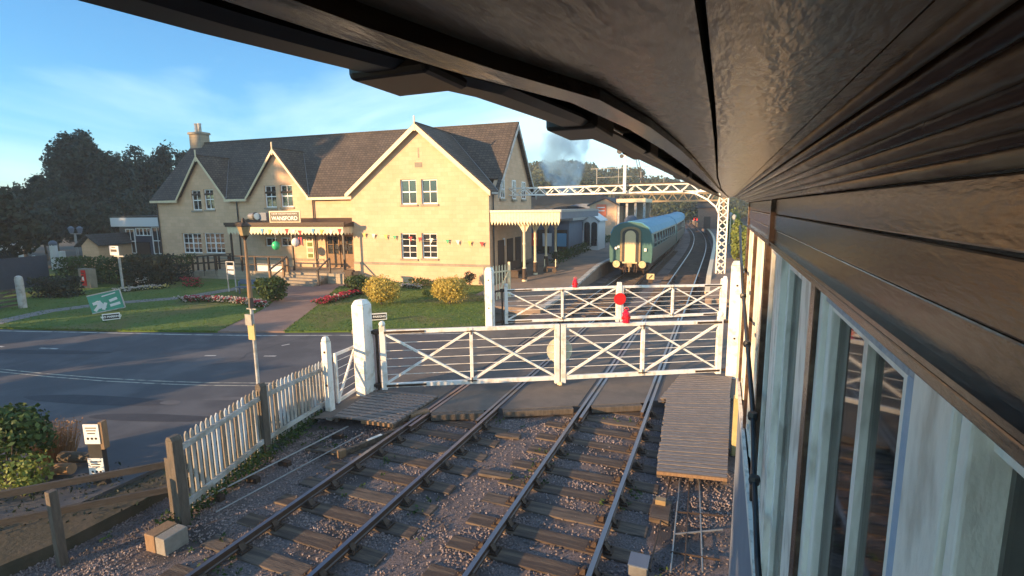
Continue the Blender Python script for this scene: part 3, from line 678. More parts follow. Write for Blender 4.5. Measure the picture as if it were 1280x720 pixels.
# ---------------------------------------------------------------- picket fence and wicket gate
pkA, pkB, pkC = G(229, 650, -.1), G(333, 562, -.1), G(414, 510, -.1)
zkA, zkB, zkC = top(229, 545, pkA), top(333, 482, pkB), top(414, 447, pkC)
print('fence', pkA, pkB, pkC, zkA, zkB, zkC)
t = thing('picket_fence', pkB, 'weathered white picket fence running from the tracks up to the wicket gate', 'fence')
for (a, b, za, zz, n) in ((pkA, pkB, zkA, zkB, 19), (pkB, pkC, zkB, zkC, 19)):
    d = (b-a); d.z = 0; d.normalize(); off = Vector((-d.y, d.x, 0))*.04
    for k in range(n):
        f = (k+.6)/n; c = a.lerp(b, f)+off; zt = za+(zz-za)*f+rnd(-.015, .015)-.03
        w = .035; mb = MB()
        mb.prism([c-d*w+Vector((0, 0, .02)), c+d*w+Vector((0, 0, .02)), Vector((c.x+d.x*w, c.y+d.y*w, zt-.05)), Vector((c.x, c.y, zt)), Vector((c.x-d.x*w, c.y-d.y*w, zt-.05))], Vector((-d.y, d.x, 0))*.022)
        mb.build('paling', M['paling'] if rnd(0, 1) < .7 else M['palingbrown'], t)
    for fz, mm in ((.28, 'aged_white'), (-.25, 'aged_white')):
        za_ = za-.22 if fz > 0 else .12; zb_ = zz-.22 if fz > 0 else .12
        p = Vector((a.x, a.y, za_)); q = Vector((b.x, b.y, zb_)); MB().beam(p, q, .05, .09).build('rail', M[mm], t)
for c, zt, w, mm in ((pkA, zkA+.02, .16, 'wood'), (pkB, zkB+.05, .15, 'wood')):
    mb = MB(); mb.box(c.x-w/2, c.x+w/2, c.y-w/2, c.y+w/2, -.4, zt-.04); mb.hexa([(c.x-w/2, c.y-w/2, zt-.04), (c.x+w/2, c.y-w/2, zt-.04), (c.x+w/2, c.y+w/2, zt-.04), (c.x-w/2, c.y+w/2, zt-.04)], [(c.x-w/4, c.y-w/2, zt+.02), (c.x+w/4, c.y-w/2, zt+.02), (c.x+w/4, c.y+w/2, zt+.02), (c.x-w/4, c.y+w/2, zt+.02)])
    mb.build('post', M[mm], t, bevel=.008)
pW, bW, zW = gatepost(413, 512, 420, .17, 'slim white post between picket fence and wicket gate', holes=True)
# wicket
wa, wb = G(423, 506, 0), G(447, 490, 0); wz = top(423, 441, wa)
t = thing('wicket_gate', wa, 'small white pedestrian wicket gate beside the big left gate post', 'gate')
def wp(f, z): p = wa.lerp(wb, f); return Vector((p.x, p.y, z))
wzb = top(447, 431, wb)
MB().beam(wp(0, wz-.04), wp(1, wzb-.04), .05, .07).build('top_rail', M['white'], t); MB().beam(wp(0, .1), wp(1, .1), .05, .08).build('bottom_rail', M['white'], t)
MB().beam(wp(0, .05), wp(0, wz), .06, .06).build('stile', M['white'], t); MB().beam(wp(1, .05), wp(1, wzb), .06, .06).build('stile', M['white'], t)
MB().beam(wp(.05, .14), wp(.95, wzb-.1), .04, .06).build('brace', M['white'], t)
for f in (.2, .35, .5, .65, .8): MB().tube(wp(0, wz*f+.05), wp(1, wzb*f+.05), .007, n=5).build('wire', M['white'], t)

# low rail fence at lower left
fa, fb, fc = G(222, 655, -.2), G(78, 702, -.2), G(-60, 745, -.2)
t = thing('post_and_rail_fence', fa, 'low dark wooden post and rail fence at the lower left of the line', 'fence')
zf = top(207, 562, fa), top(55, 620, fb)
print('lowfence', fa, fb, zf)
for c, zt in ((fa, .95), (fb, .9), (fc, .9)):
    MB().beam((c.x, c.y, -.4), (c.x, c.y, zt), .11, .11).build('post', M['wood'], t, bevel=.008)
for z in (.82, .40): 
    MB().beam((fa.x, fa.y+.06, z), (fc.x-1, fc.y-.2, z), .045, .10).build('rail', M['woodh'], t)
bank = MB(); bank.prism([(-9.7, 8.4, -.08), (-9.9, 4.7, -.08), (-12.2, 1.8, -.08), (-16, -3, -.08), (-12, -3, -.08), (-9.5, 1.5, -.08), (-8.9, 4.0, -.08), (-8.9, 8.4, -.08)], (0, 0, -.2)); struct(bank.build('verge', M['field']))
sc_ = MB()
for i in range(2600):
    f_ = rnd(0, 1); q_ = Vector((-9.0, 5.2, 0)).lerp(Vector((-13.5, 1.4, 0)), f_); x = q_.x+rnd(-1.1, .4); y = q_.y+rnd(-.5, .9); hh_ = .28*max(0, noise.noise(Vector((x*1.3, y*1.3, 7)))+.45)
    leaf(sc_, Vector((x, y, -.1+rnd(0, 1)*hh_)), rnd(.04, .10), None, .4)
tag(sc_.build('scrub', M['lf_dark']), 'dark scrub and rough grass behind the low rail fence', 'scrub', kind='stuff')
c = G(207, 682, -.18); t = thing('concrete_block', c, 'square concrete block with a slotted side lying on the ballast by the fence', 'concrete block')
MB().box(c.x-.2, c.x+.02, c.y-.16, c.y+.2, -.3, .07).build('block', M['rawwood_sunside'], t, bevel=.012); MB().box(c.x+.035, c.x+.24, c.y-.16, c.y+.2, -.3, .07).build('block', M['concrete'], t, bevel=.012)  # left half in orange-brown: low sun on that side put into the colour
# dark notice post with two white notices
c = G(128, 606, -.05); t = thing('notice_board', c, 'dark post with two white warning notices beside the rail fence', 'sign')
zt = top(128, 524, c); wd = .30
ux = Vector((.93, .36, 0)).normalized(); un = Vector((ux.y, -ux.x, 0))
MB().beam((c.x, c.y, -.3), (c.x, c.y, zt-.02), .24, .10, up=un).build('board_post', M['black'], t)
MB().beam((c.x+ux.x*.155, c.y+ux.y*.155, zt-.5), (c.x+ux.x*.155, c.y+ux.y*.155, zt), .06, .12, up=un).build('edge_strip', M['rawwood_sunside'], t)
def plate(cc, w, h, m, name, par, n=un, u=ux, th=.012, tilt=0):
    uz = Vector((0, 0, 1)); a = cc-u*w/2-uz*h/2; return MB().prism([a, a+u*w, a+u*w+uz*h, a+uz*h], n*th).build(name, m, par)
for zc, hh in ((zt-.21, .36), (.32, .34)):
    cc = Vector((c.x, c.y, zc))+un*.062; q = plate(cc, .27, hh, M['signwhite'], 'notice', t)
    for k in range(3): plate(cc+un*.013+Vector((0, 0, hh*(.32-.14*k))), .2-.03*k, .018, M['signblack'], 'lettering', q, th=.002)
    for k in range(3): MB().tube(cc+un*.012+ux*(.07*(k-1))+Vector((0, 0, -.08)), cc+un*.016+ux*(.07*(k-1))+Vector((0, 0, -.08)), .022, n=12).build('pictogram', M['signblack'], q)
# log pieces in the shrubbery
for i, (px, py, l, lab) in enumerate(((72, 588, .5, 'pale cut log lying under the bush beside the notices'), (95, 573, .7, 'darker mossy log lying behind the pale log'))):
    c = G(px, py, .1); tag(MB().tube(c-Vector((l/2, .05, 0)), c+Vector((l/2, .1, .03)), .11, .10, 12).build('log', M['rawwood_sunside'] if i == 0 else M['bark'], loc=c), lab, 'log')
c = G(14, 608, -.05); bush(c, 2.3, 1.8, 1.55, 'leafy green shrub at the lower left edge beside dry stalks', M['lf_mid'], 3600, .10)
c = G(30, 622, -.05); bush(c, 1.1, 1.0, .85, 'lighter bright leaved shrub low at the left edge in front', M['lf_bright'], 900, .08)
c = G(70, 575, -.05); mb = MB()
for i in range(420):
    a = rnd(0, 6.3); r0 = rnd(0, .3); b = c+Vector((math.cos(a)*r0, math.sin(a)*r0, 0)); e2 = b+Vector((math.cos(a)*.22*rnd(.3, 1), math.sin(a)*.22*rnd(.3, 1), rnd(.35, .75)))
    mb.tube(b, e2, .006, .002, 3)
    leaf(mb, e2, .05)
tag(mb.build('dry_plant', M['lf_dry'], loc=c), 'clump of brown dried stalks beside the notice post', 'plant')

# ---------------------------------------------------------------- street lamp in front of the station
c = G(324, 492, -.02); zt = top(311, 262, c); 
t = thing('lamp_post', c, 'tall slender lamp post with a copper lantern standing before the station entrance', 'street lamp')
def lz_(py): return top(315, py, c)
MB().tube((c.x, c.y, -.2), (c.x, c.y, lz_(385)), .045, .042, 10).build('lower_pole', M['aged_white'], t)
MB().tube((c.x, c.y, lz_(385)), (c.x, c.y, lz_(372)), .07, .06, 10).build('collar', M['black'], t)
MB().tube((c.x, c.y, lz_(372)), (c.x, c.y, lz_(335)), .065, .04, 10).tube((c.x, c.y, lz_(335)), (c.x, c.y, lz_(298)), .04, .03, 10).build('upper_pole', M['rawwood_sunside'], t)
zl = lz_(300)
MB().lathe([(.03, 0), (.05, .05), (.09, .10), (.11, .12)], (c.x, c.y, zl), 8).build('lantern_base', M['iron'], t)
lg = MB().lathe([(.10, .12), (.155, .34)], (c.x, c.y, zl), 6).build('lantern_glass', M['gang'], t)
MB().lathe([(.17, .34), (.175, .36), (.10, .43), (.05, .45), (.05, .5), (.015, .56)], (c.x, c.y, zl), 6).build('lantern_roof', M['iron'], t)
MB().box(c.x-.12, c.x+.10, c.y-.12, c.y-.06, lz_(400)-.12, lz_(392)).build('sign_plate', M['steel'], t); MB().box(c.x-.09, c.x+.13, c.y-.09, c.y-.05, lz_(424), lz_(404)).build('yellow_box', M['yellow'], t)
MB().beam((c.x-.16, c.y, lz_(386)), (c.x+.16, c.y, lz_(386)), .03, .03).build('bracket', M['steel'], t)

# ---------------------------------------------------------------- station building
F0 = G(613, 357); Fl = G(203, 342); FE = (Fl-F0); FE.z = 0; FE.normalize(); FN = Vector((FE.y, -FE.x, 0))
if FN.y > 0: FN = -FN
def W(u, d, z): return Vector((F0.x+FE.x*u-FN.x*d, F0.y+FE.y*u-FN.y*d, z))
def U(px, py, d=0):
    p0 = F0-FN*d; w = ray(px, py); t = (p0.x*FN.x+p0.y*FN.y)/(w.x*FN.x+w.y*FN.y); r = w*t
    return ((r.x-p0.x)*FE.x+(r.y-p0.y)*FE.y, H+r.z)
sb = thing('station_building', F0, 'long stone two storey station building with steep tiled roof and gables', 'station building')
D1, DR, DB = 1.2, 5.4, 9.6
ZE, ZR_, UL = 5.88, 10.45, U(203, 320, 1.2)[0]
def wallpanel(outer, holes, d, name, m, parent, thick=.3):
    """outer / holes: lists of (u, z) on the plane at depth d; with reveals"""
    po = [Vector((u, z, 0)) for u, z in outer]; ph = [[Vector((a, c_, 0)), Vector((b, c_, 0)), Vector((b, e_, 0)), Vector((a, e_, 0))] for a, b, c_, e_ in holes]
    tris = tessellate_polygon([po]+ph); allp = po+[q for h_ in ph for q in h_]
    mb = MB(); mb.add([W(q.x, d, q.y) for q in allp], [tuple(t_) for t_ in tris])
    n = len(po)
    for i in range(n):
        a, b = po[i], po[(i+1) % n]; mb.add([W(a.x, d, a.y), W(b.x, d, b.y), W(b.x, d+thick, b.y), W(a.x, d+thick, a.y)], [(0, 1, 2, 3)])
    for h_ in ph:
        for i in range(4):
            a, b = h_[i], h_[(i+1) % 4]; mb.add([W(a.x, d, a.y), W(b.x, d, b.y), W(b.x, d+.16, b.y), W(a.x, d+.16, a.y)], [(0, 1, 2, 3)])
    return mb.build(name, m, parent)
def rect(x0, y0, x1, y1, d):
    u0, z1 = U(x1, y0, d); u1, _ = U(x0, y0, d); _, z0 = U((x0+x1)/2, y1, d); return (u0, u1, z0, z1)
def window(par, r, d, cols, rows_, back='glass', frame='whitewin', sill=True, mid=True, stoneframe=True):
    u0, u1, z0, z1 = r; dd = d+.11; fr = MB(); f = .075
    def bar(a, b, c_, e_, dep=.06, o=0): fr.hexa([W(a, dd+o, c_), W(b, dd+o, c_), W(b, dd+o+dep, c_), W(a, dd+o+dep, c_)], [W(a, dd+o, e_), W(b, dd+o, e_), W(b, dd+o+dep, e_), W(a, dd+o+dep, e_)])
    bar(u0+.004, u0+f, z0+.004, z1-.004); bar(u1-f, u1-.004, z0+.004, z1-.004); bar(u0+f, u1-f, z1-f, z1-.004); bar(u0+f, u1-f, z0+.004, z0+f*1.1)
    for k in range(1, cols): x = u0+(u1-u0)*k/cols; w_ = .018 if not (cols == 4 and k == 2) else .05; bar(x-w_, x+w_, z0+f, z1-f, .04, .01)
    for k in range(1, rows_): z = z0+(z1-z0)*k/rows_; w_ = .035 if (mid and k*2 == rows_) else .015; bar(u0+f, u1-f, z-w_, z+w_, .04, .008)
    o = fr.build('window', M[frame], par)
    MB().add([W(u0+f, dd+.045, z0+f), W(u1-f, dd+.045, z0+f), W(u1-f, dd+.045, z1-f), W(u0+f, dd+.045, z1-f)], [(0, 1, 2, 3)]).build('pane', M[back], o)
    if sill:
        MB().hexa([W(u0-.08, d-.07, z0-.13), W(u1+.08, d-.07, z0-.13), W(u1+.08, d+.1, z0-.13), W(u0-.08, d+.1, z0-.13)], [W(u0-.08, d-.07, z0-.01), W(u1+.08, d-.07, z0-.01), W(u1+.08, d+.1, z0), W(u0-.08, d+.1, z0)]).build('sill', M['stone_dark'], o)
    return o
# front gable block
uG, zG = U(521, 158); uGL = U(438, 240)[0]
gw = [rect(500, 224, 520, 255.5, 0), rect(526, 223.5, 546, 255, 0), rect(500.7, 291.5, 520.2, 323.3, 0), rect(526.7, 291.5, 546, 323, 0)]
zGa = U(521, 157)[1]
wallpanel([(-.0, -.3), (uGL, -.3), (uGL, ZE), (uG, zGa), (-.0, ZE)], gw, 0, 'gable_wall', M['stone'], sb)
for i, r in enumerate(gw):
    window(sb, r, 0, 2, 2 if i < 2 else 4, 'glass')
    if i in (1, 2, 3, 0):
        u0, u1, z0_, z1_ = r; cm = MB()
        if i == 1 or i == 2: cm.add([W(u0+.08, .2, z0_+.08), W(u1-.08, .2, z0_+.08), W(u1-.08, .2, z1_-.08), W(u0+.08, .2, z1_-.08)], [(0, 1, 2, 3)])
# curtains just behind glass become the pane itself where the photo shows pale curtains
for ch in sb.children:
    pass
# return wall, right, of the gable block, and main range walls
def wallbox(pts, z0_, z1_, name, m): 
    mb = MB(); 
    return mb
MB().hexa([W(.0, .3, -.3), W(.3, .3, -.3), W(.3, D1+.3, -.3), W(.0, D1+.3, -.3)], [W(.0, .3, ZE), W(.3, .3, ZE), W(.3, D1+.3, ZE), W(.0, D1+.3, ZE)]).build('return_wall', M['stone'], sb)
MB().hexa([W(uGL-.3, .3, -.3), W(uGL, .3, -.3), W(uGL, D1+.3, -.3), W(uGL-.3, D1+.3, -.3)], [W(uGL-.3, .3, ZE), W(uGL, .3, ZE), W(uGL, D1+.3, ZE), W(uGL-.3, D1+.3, ZE)]).build('return_wall', M['stone'], sb)
# main range front wall with two wall-head gables
uA, zA = U(249, 197, D1); uA0 = U(277, 246, D1)[0]; uA1 = U(221, 251, D1)[0]
uB, zB_ = U(344, 188, D1); uB0 = U(381, 242, D1)[0]; uB1 = U(309, 246, D1)[0]
uA0, uA1 = uA-(uA1-uA0)/2, uA+(uA1-uA0)/2; uB0, uB1 = uB-(uB1-uB0)/2, uB+(uB1-uB0)/2
print('building', UL, uG, zGa, uGL, uA, zA, uA0, uA1, uB, zB_, uB0, uB1)
mw = [rect(238, 237.5, 250, 263, D1), rect(253.7, 236.3, 266, 262, D1), rect(329.6, 231.7, 344, 259.4, D1), rect(349.4, 230.8, 364.6, 258.8, D1),
      rect(227, 291.6, 250.7, 316.5, D1), rect(254.2, 291.2, 279.3, 316.7, D1), rect(331, 297, 345.5, 308, D1), rect(350, 297, 365.6, 308, D1)]
dr = rect(406, 294, 441, 339, D1); UD0, UD1, ZD0, ZD1 = dr; ZD0 = .72
holes = mw+[(UD0, UD1, ZD0, ZD1)]
wallpanel([(uGL-.1, -.3), (UL, -.3), (UL, ZE), (uA1, ZE), (uA, zA), (uA0, ZE), (uB1, ZE), (uB, zB_), (uB0, ZE), (uGL-.1, ZE)], holes, D1, 'front_wall', M['stone'], sb)
for i, r in enumerate(mw):
    if i < 4: window(sb, r, D1, 2, 4 if i > 9 else 2)
    elif i < 6: window(sb, r, D1, 4, 4)
    else: window(sb, r, D1, 2, 1, sill=False, mid=False)
# gable ends
for u_, nm in ((.02, 'end_wall'), (UL-.3, 'end_wall')):
    pts = [(D1+.02, -.3), (DB, -.3), (DB, ZE), (DR, ZR_-.1), (D1+.02, ZE)]
    a = [W(u_, d_i, z_i) for d_i, z_i in pts]; MB().prism(a, FE*.28).build(nm, M['stone'], sb)
MB().hexa([W(.3, DB-.3, -.3), W(UL-.3, DB-.3, -.3), W(UL-.3, DB, -.3), W(.3, DB, -.3)], [W(.3, DB-.3, ZE), W(UL-.3, DB-.3, ZE), W(UL-.3, DB, ZE), W(.3, DB, ZE)]).build('back_wall', M['stone'], sb)
# end wall windows (three narrow ones, upper right gable end)
def sidewin(px0, py0, px1, py1):
    # plane u = .02
    o_ = W(.02, 0, 0); nn = -FE
    def h(px, py): w = ray(px, py); t_ = (o_.x*nn.x+o_.y*nn.y)/(w.x*nn.x+w.y*nn.y); r = w*t_; return ((r.x-o_.x)*-FN.x+(r.y-o_.y)*-FN.y, H+r.z)
    d0, zt_ = h(px0, py0); d1_, _ = h(px1, py0); zb_ = h((px0+px1)/2, py1)[1]
    fr = MB(); q = lambda a, b, c_, e_, o1=-.03, o2=.02: fr.hexa([W(o1, a, c_), W(o2, a, c_), W(o2, b, c_), W(o1, b, c_)], [W(o1, a, e_), W(o2, a, e_), W(o2, b, e_), W(o1, b, e_)])
    q(d0, d0+.07, zb_, zt_); q(d1_-.07, d1_, zb_, zt_); q(d0, d1_, zt_-.07, zt_+.005); q(d0, d1_, zb_-.005, zb_+.07); q(d0, d1_, (zb_+zt_)/2-.03, (zb_+zt_)/2+.03); q((d0+d1_)/2-.02, (d0+d1_)/2+.02, zb_, zt_)
    w_ = fr.build('window', M['whitewin'], sb); MB().add([W(-.005, d0, zb_), W(-.005, d1_, zb_), W(-.005, d1_, zt_), W(-.005, d0, zt_)], [(0, 1, 2, 3)]).build('pane', M['glass'], w_)
    MB().hexa([W(-.1, d0-.1, zb_-.15), W(.01, d0-.1, zb_-.15), W(.01, d1_+.1, zb_-.15), W(-.1, d1_+.1, zb_-.15)], [W(-.1, d0-.1, zb_-.02), W(.01, d0-.1, zb_-.02), W(.01, d1_+.1, zb_-.02), W(-.1, d1_+.1, zb_-.02)]).build('sill', M['stone_dark'], w_)
sidewin(624.5, 224, 630, 248); sidewin(639.5, 225, 644, 249); sidewin(651.5, 227, 656, 249)
# roofs
def roofslab(pts, name, m, par, th=.09):
    p = [W(*q) for q in pts]; n = (p[1]-p[0]).cross(p[2]-p[0]).normalized()
    if n.z < 0: n = -n
    return MB().prism([q+n*.02 for q in p], n*th).build(name, m, par)
ov = .28
sl = (ZR_-ZE)/(DR-D1)
ze_ = ZE-ov*sl
def zroof(d): return ZR_-(DR-d)*sl
def dback(z): return DR-(ZR_-z)/sl
rf = None
# front slope, cut around the gables: simple full slab; wall-head gables rise in front of it
def rz(d): return ZR_-(DR-d)*sl
def rpt(u, d): return (u, d, rz(d))
dn_ = D1+.12
rf = roofslab([rpt(-.25, D1-ov), rpt(-.02, D1-ov), rpt(-.02, dn_+.5), rpt(uGL+.0, dn_+.5), rpt(uGL+.0, D1-ov), rpt(uB0-.12, D1-ov), rpt(uB0-.12, dn_), rpt(uB1+.12, dn_), rpt(uB1+.12, D1-ov), rpt(uA0-.12, D1-ov), rpt(uA0-.12, dn_), rpt(uA1+.12, dn_), rpt(uA1+.12, D1-ov), rpt(UL+.25, D1-ov), rpt(UL+.25, DR), rpt(-.25, DR)], 'roof', M['tile'], sb)
roofslab([(-.25, DB+ov, ze_), (UL+.25, DB+ov, ze_), (UL+.25, DR, ZR_), (-.25, DR, ZR_)], 'back_slope', M['tile'], rf)
MB().beam(W(-.3, DR, ZR_+.1), W(UL+.3, DR, ZR_+.1), .26, .14).build('ridge_tiles', M['tile'], rf)
def xgable(uc, za, ul, ur, zfoot, dfront, name, barge=True, ovf=.28):
    """a gable roof running back into the main slope"""
    dbk = dback(za); s1 = (za-zfoot)/(ul-uc); s2 = (za-zfoot)/(uc-ur)
    for uo, s_ in ((ul, s1), (ur, s2)):
        sg = 1 if uo == ul else -1
        ue = uo+sg*.22; zf_ = zfoot-.22*s_
        df = dback(zf_)
        roofslab([(uc, dfront-ovf, za+.03), (ue, dfront-ovf, zf_+.03), (ue, df, zf_+.03), (uc, dbk, za+.03)], 'gable_slope', M['tile'], rf)
        # lead valley
        MB().beam(W(ue, df-.05, zf_+.16), W(uc, dbk-.05, za+.14), .14, .03).build('lead_valley', M['steel'], rf)
        # barge board
        a, b = W(uc, dfront-ovf-.02, za+.10), W(ue, dfront-ovf-.02, zf_+.10)
        hb = .30 if name == 'big' else .2
        MB().prism([a, b, b-Vector((0, 0, hb)), a-Vector((0, 0, hb*1.15))], FN*.05).build('bargeboard', M['cream'] if name == 'big' else M['cream'], sb)
    MB().beam(W(uc, dfront-ovf-.05, za-.35), W(uc, dfront-ovf-.05, za+.55), .07, .07).build('finial', M['cream'], sb)
    MB().beam(W(uc, dfront-ovf, za+.14), W(uc, dbk, za+.14), .2, .1).build('ridge_tiles', M['tile'], rf)
xgable(uG, zGa, uGL, 0, ZE, 0, 'big'); xgable(uA, zA, uA1, uA0, ZE, D1, 'small'); xgable(uB, zB_, uB1, uB0, ZE, D1, 'small')
# verge boards at the right end
for d_a, d_b in ((D1-ov, DR), (DB+ov, DR)):
    a, b = W(-.28, d_a, ze_+.05), W(-.28, d_b, ZR_+.05); MB().prism([a, b, b-Vector((0, 0, .3)), a-Vector((0, 0, .25))], -FE*.05).build('bargeboard', M['aged_white'], sb)
# eaves fascias and gutters
for a, b in ((UL+.2, uA1+.1), (uA0-.1, uB1+.1), (uB0-.1, uGL+.2)):
    MB().beam(W(a, D1-ov-.06, ze_+.0), W(b, D1-ov-.06, ze_+.0), .1, .17).build('gutter', M['cream'], sb)
MB().beam(W(-.22, -.2, ZE-.2), W(-.22, D1, ZE-.2), .12, .14).build('gutter', M['aged_white'], sb)
for u_ in (U(297, 255, D1)[0], U(392, 255, D1)[0], UL-.15):
    MB().tube(W(u_, D1-.09, -.2), W(u_, D1-.09, ze_), .05, .05, 8).build('drainpipe', M['black'], sb)
MB().tube(W(-.1, .5, -.2), W(-.1, .5, ZE-.3), .05, .05, 8).build('drainpipe', M['black'], sb)
# plinth band
MB().hexa([W(-.05, -.06, 1.14), W(uGL+.02, -.06, 1.14), W(uGL+.02, 0, 1.14), W(-.05, 0, 1.14)], [W(-.05, -.06, 1.26), W(uGL+.02, -.06, 1.26), W(uGL+.02, 0, 1.3), W(-.05, 0, 1.3)]).build('plinth_band', M['stone_dark'], sb)
MB().hexa([W(-.06, -.05, -.3), W(uGL+.02, -.05, -.3), W(uGL+.02, 0, -.3), W(-.06, 0, -.3)], [W(-.06, -.05, 1.14), W(uGL+.02, -.05, 1.14), W(uGL+.02, 0, 1.14), W(-.06, 0, 1.14)]).build('plinth', M['stone'], sb)
MB().hexa([W(UD1+.2, D1-.06, 1.14), W(UL, D1-.06, 1.14), W(UL, D1, 1.14), W(UD1+.2, D1, 1.14)], [W(UD1+.2, D1-.06, 1.26), W(UL, D1-.06, 1.26), W(UL, D1, 1.3), W(UD1+.2, D1, 1.3)]).build('plinth_band', M['stone_dark'], sb)
# arrow slit and datestone on the gable
u_, z_ = U(523, 191); MB().hexa([W(u_-.05, -.01, z_-.3), W(u_+.05, -.01, z_-.3), W(u_+.05, .02, z_-.3), W(u_-.05, .02, z_-.3)], [W(u_-.05, -.01, z_+.3), W(u_+.05, -.01, z_+.3), W(u_+.05, .02, z_+.3), W(u_-.05, .02, z_+.3)]).build('arrow_slit', M['stone_dark'], sb)
u_, z_ = U(523, 206); MB().hexa([W(u_-.25, -.02, z_-.15), W(u_+.25, -.02, z_-.15), W(u_+.25, .02, z_-.15), W(u_-.25, .02, z_-.15)], [W(u_-.25, -.02, z_+.15), W(u_+.25, -.02, z_+.15), W(u_+.25, .02, z_+.15), W(u_-.25, .02, z_+.15)]).build('datestone', M['stone_trim'], sb)
# chimney
uc, _ = U(251, 190, DR); ch0, zc = U(251, 166, DR); 
ck = MB(); ck.hexa([W(uc-.62, DR-.45, ZR_-1.2), W(uc+.62, DR-.45, ZR_-1.2), W(uc+.62, DR+.45, ZR_-1.2), W(uc-.62, DR+.45, ZR_-1.2)], [W(uc-.62, DR-.45, zc-.15), W(uc+.62, DR-.45, zc-.15), W(uc+.62, DR+.45, zc-.15), W(uc-.62, DR+.45, zc-.15)])
ck = ck.build('chimney', M['stone_dark'], rf)
MB().hexa([W(uc-.72, DR-.55, zc-.15), W(uc+.72, DR-.55, zc-.15), W(uc+.72, DR+.55, zc-.15), W(uc-.72, DR+.55, zc-.15)], [W(uc-.68, DR-.5, zc+.03), W(uc+.68, DR-.5, zc+.03), W(uc+.68, DR+.5, zc+.03), W(uc-.68, DR+.5, zc+.03)]).build('chimney_cap', M['stone_dark'], rf)
for o_ in (-.13, .22): MB().lathe([(.17, 0), (.15, .1), (.14, .6), (.17, .65), (.16, .75)], W(uc+o_, DR, zc+.03), 12).build('chimney_pot', M['aged_white'], rf)
# front doors (double, brown, glazed top) 
for k in range(2):
    a = UD0+(UD1-UD0)*k/2+.04; b = UD0+(UD1-UD0)*(k+1)/2-.04; dm = MB(); dd = D1+.08
    def q(a_, b_, c_, e_, dp=.06, o_=0): dm.hexa([W(a_, dd+o_, c_), W(b_, dd+o_, c_), W(b_, dd+o_+dp, c_), W(a_, dd+o_+dp, c_)], [W(a_, dd+o_, e_), W(b_, dd+o_, e_), W(b_, dd+o_+dp, e_), W(a_, dd+o_+dp, e_)])
    zm = ZD0+(ZD1-ZD0)*.42
    q(a, b, ZD0, zm); q(a, a+.1, zm, ZD1); q(b-.1, b, zm, ZD1); q(a+.1, b-.1, ZD1-.12, ZD1); q(a+.1, b-.1, (zm+ZD1)/2-.02, (zm+ZD1)/2+.02, .04, .01); q((a+b)/2-.02, (a+b)/2+.02, zm, ZD1-.12, .04, .01)
    do = dm.build('door', M['rawwood_sunside'], sb); MB().add([W(a+.1, dd+.04, zm), W(b-.1, dd+.04, zm), W(b-.1, dd+.04, ZD1-.1), W(a+.1, dd+.04, ZD1-.1)], [(0, 1, 2, 3)]).build('pane', M['glass'], do)
    MB().ball(W((a if k else b)+(.1 if k else -.1), dd-.04, ZD0+.95), .035).build('handle', M['gang'], do)
# notice board, lit, by the door
nb = rect(382, 295, 391, 323, D1-.06); u0, u1, z0_, z1_ = nb
t = thing('poster_case', W((u0+u1)/2, D1-.05, z0_), 'cream framed poster case on the wall left of the station doors', 'notice board')
MB().hexa([W(u0, D1-.06, z0_), W(u1, D1-.06, z0_), W(u1, D1-.005, z0_), W(u0, D1-.005, z0_)], [W(u0, D1-.06, z1_), W(u1, D1-.06, z1_), W(u1, D1-.005, z1_), W(u0, D1-.005, z1_)]).build('case', M['cream'], t)
for k in range(4): z = z0_+(z1_-z0_)*(k+.5)/4; MB().hexa([W(u0+.1, D1-.075, z-.14), W(u1-.1, D1-.075, z-.14), W(u1-.1, D1-.061, z-.14), W(u0+.1, D1-.061, z-.14)], [W(u0+.1, D1-.075, z+.14), W(u1-.1, D1-.075, z+.14), W(u1-.1, D1-.061, z+.14), W(u0+.1, D1-.061, z+.14)]).build('poster', M['curtain'] if k % 2 else M['lf_bright'], t)

# entrance canopy (part of the building)
CD = D1-2.2
uc0, zc1 = U(429, 283.5, CD); uc1, _ = U(284, 283.5, CD); zc0 = U(360, 290, CD)[1]; zct = U(360, 276, CD)[1]
print('canopy', uc0, uc1, zc0, zc1, zct)
cn = MB().hexa([W(uc0-.12, CD-.1, zc1), W(uc1+.12, CD-.1, zc1), W(uc1+.12, D1, zc1), W(uc0-.12, D1, zc1)], [W(uc0-.12, CD-.1, zc1+.12), W(uc1+.12, CD-.1, zc1+.12), W(uc1+.12, D1, zct+.14), W(uc0-.12, D1, zct+.14)]).build('entrance_canopy', M['iron'], sb)
def valance(P, ln, z1, h, tooth, name, par, m, nrm):
    """P(s) gives the point at s metres; boards with pointed ends"""
    n = max(3, int(ln/tooth)); mb = MB()
    for k in range(n):
        a, b = P(ln*k/n+.004), P(ln*(k+1)/n-.004); m_ = (a+b)/2
        mb.prism([Vector((a.x, a.y, z1)), Vector((b.x, b.y, z1)), Vector((b.x, b.y, z1-h*.68)), Vector((m_.x, m_.y, z1-h)), Vector((a.x, a.y, z1-h*.68))], nrm*.03)
    return mb.build(name, m, par)
valance(lambda s: W(uc0+s, CD, 0), uc1-uc0, zc1, .55, .28, 'valance', cn, M['cream'], FN)
valance(lambda s: W(uc0, CD+s, 0), D1-CD, zc1, .55, .28, 'valance', cn, M['cream'], -FE)
for u_ in (uc0+.12, (uc0+uc1)/2-.6, uc1-.15):
    MB().beam(W(u_, CD+.1, 0), W(u_, CD+.1, zc1), .11, .11).build('post', M['black'], cn)
MB().hexa([W(uc0-.16, CD-.14, zc1+.12), W(uc1+.16, CD-.14, zc1+.12), W(uc1+.16, CD-.04, zc1+.12), W(uc0-.16, CD-.04, zc1+.12)], [W(uc0-.16, CD-.14, zc1+.3), W(uc1+.16, CD-.14, zc1+.3), W(uc1+.16, CD-.04, zc1+.3), W(uc0-.16, CD-.04, zc1+.3)]).build('fascia', M['iron'], cn)
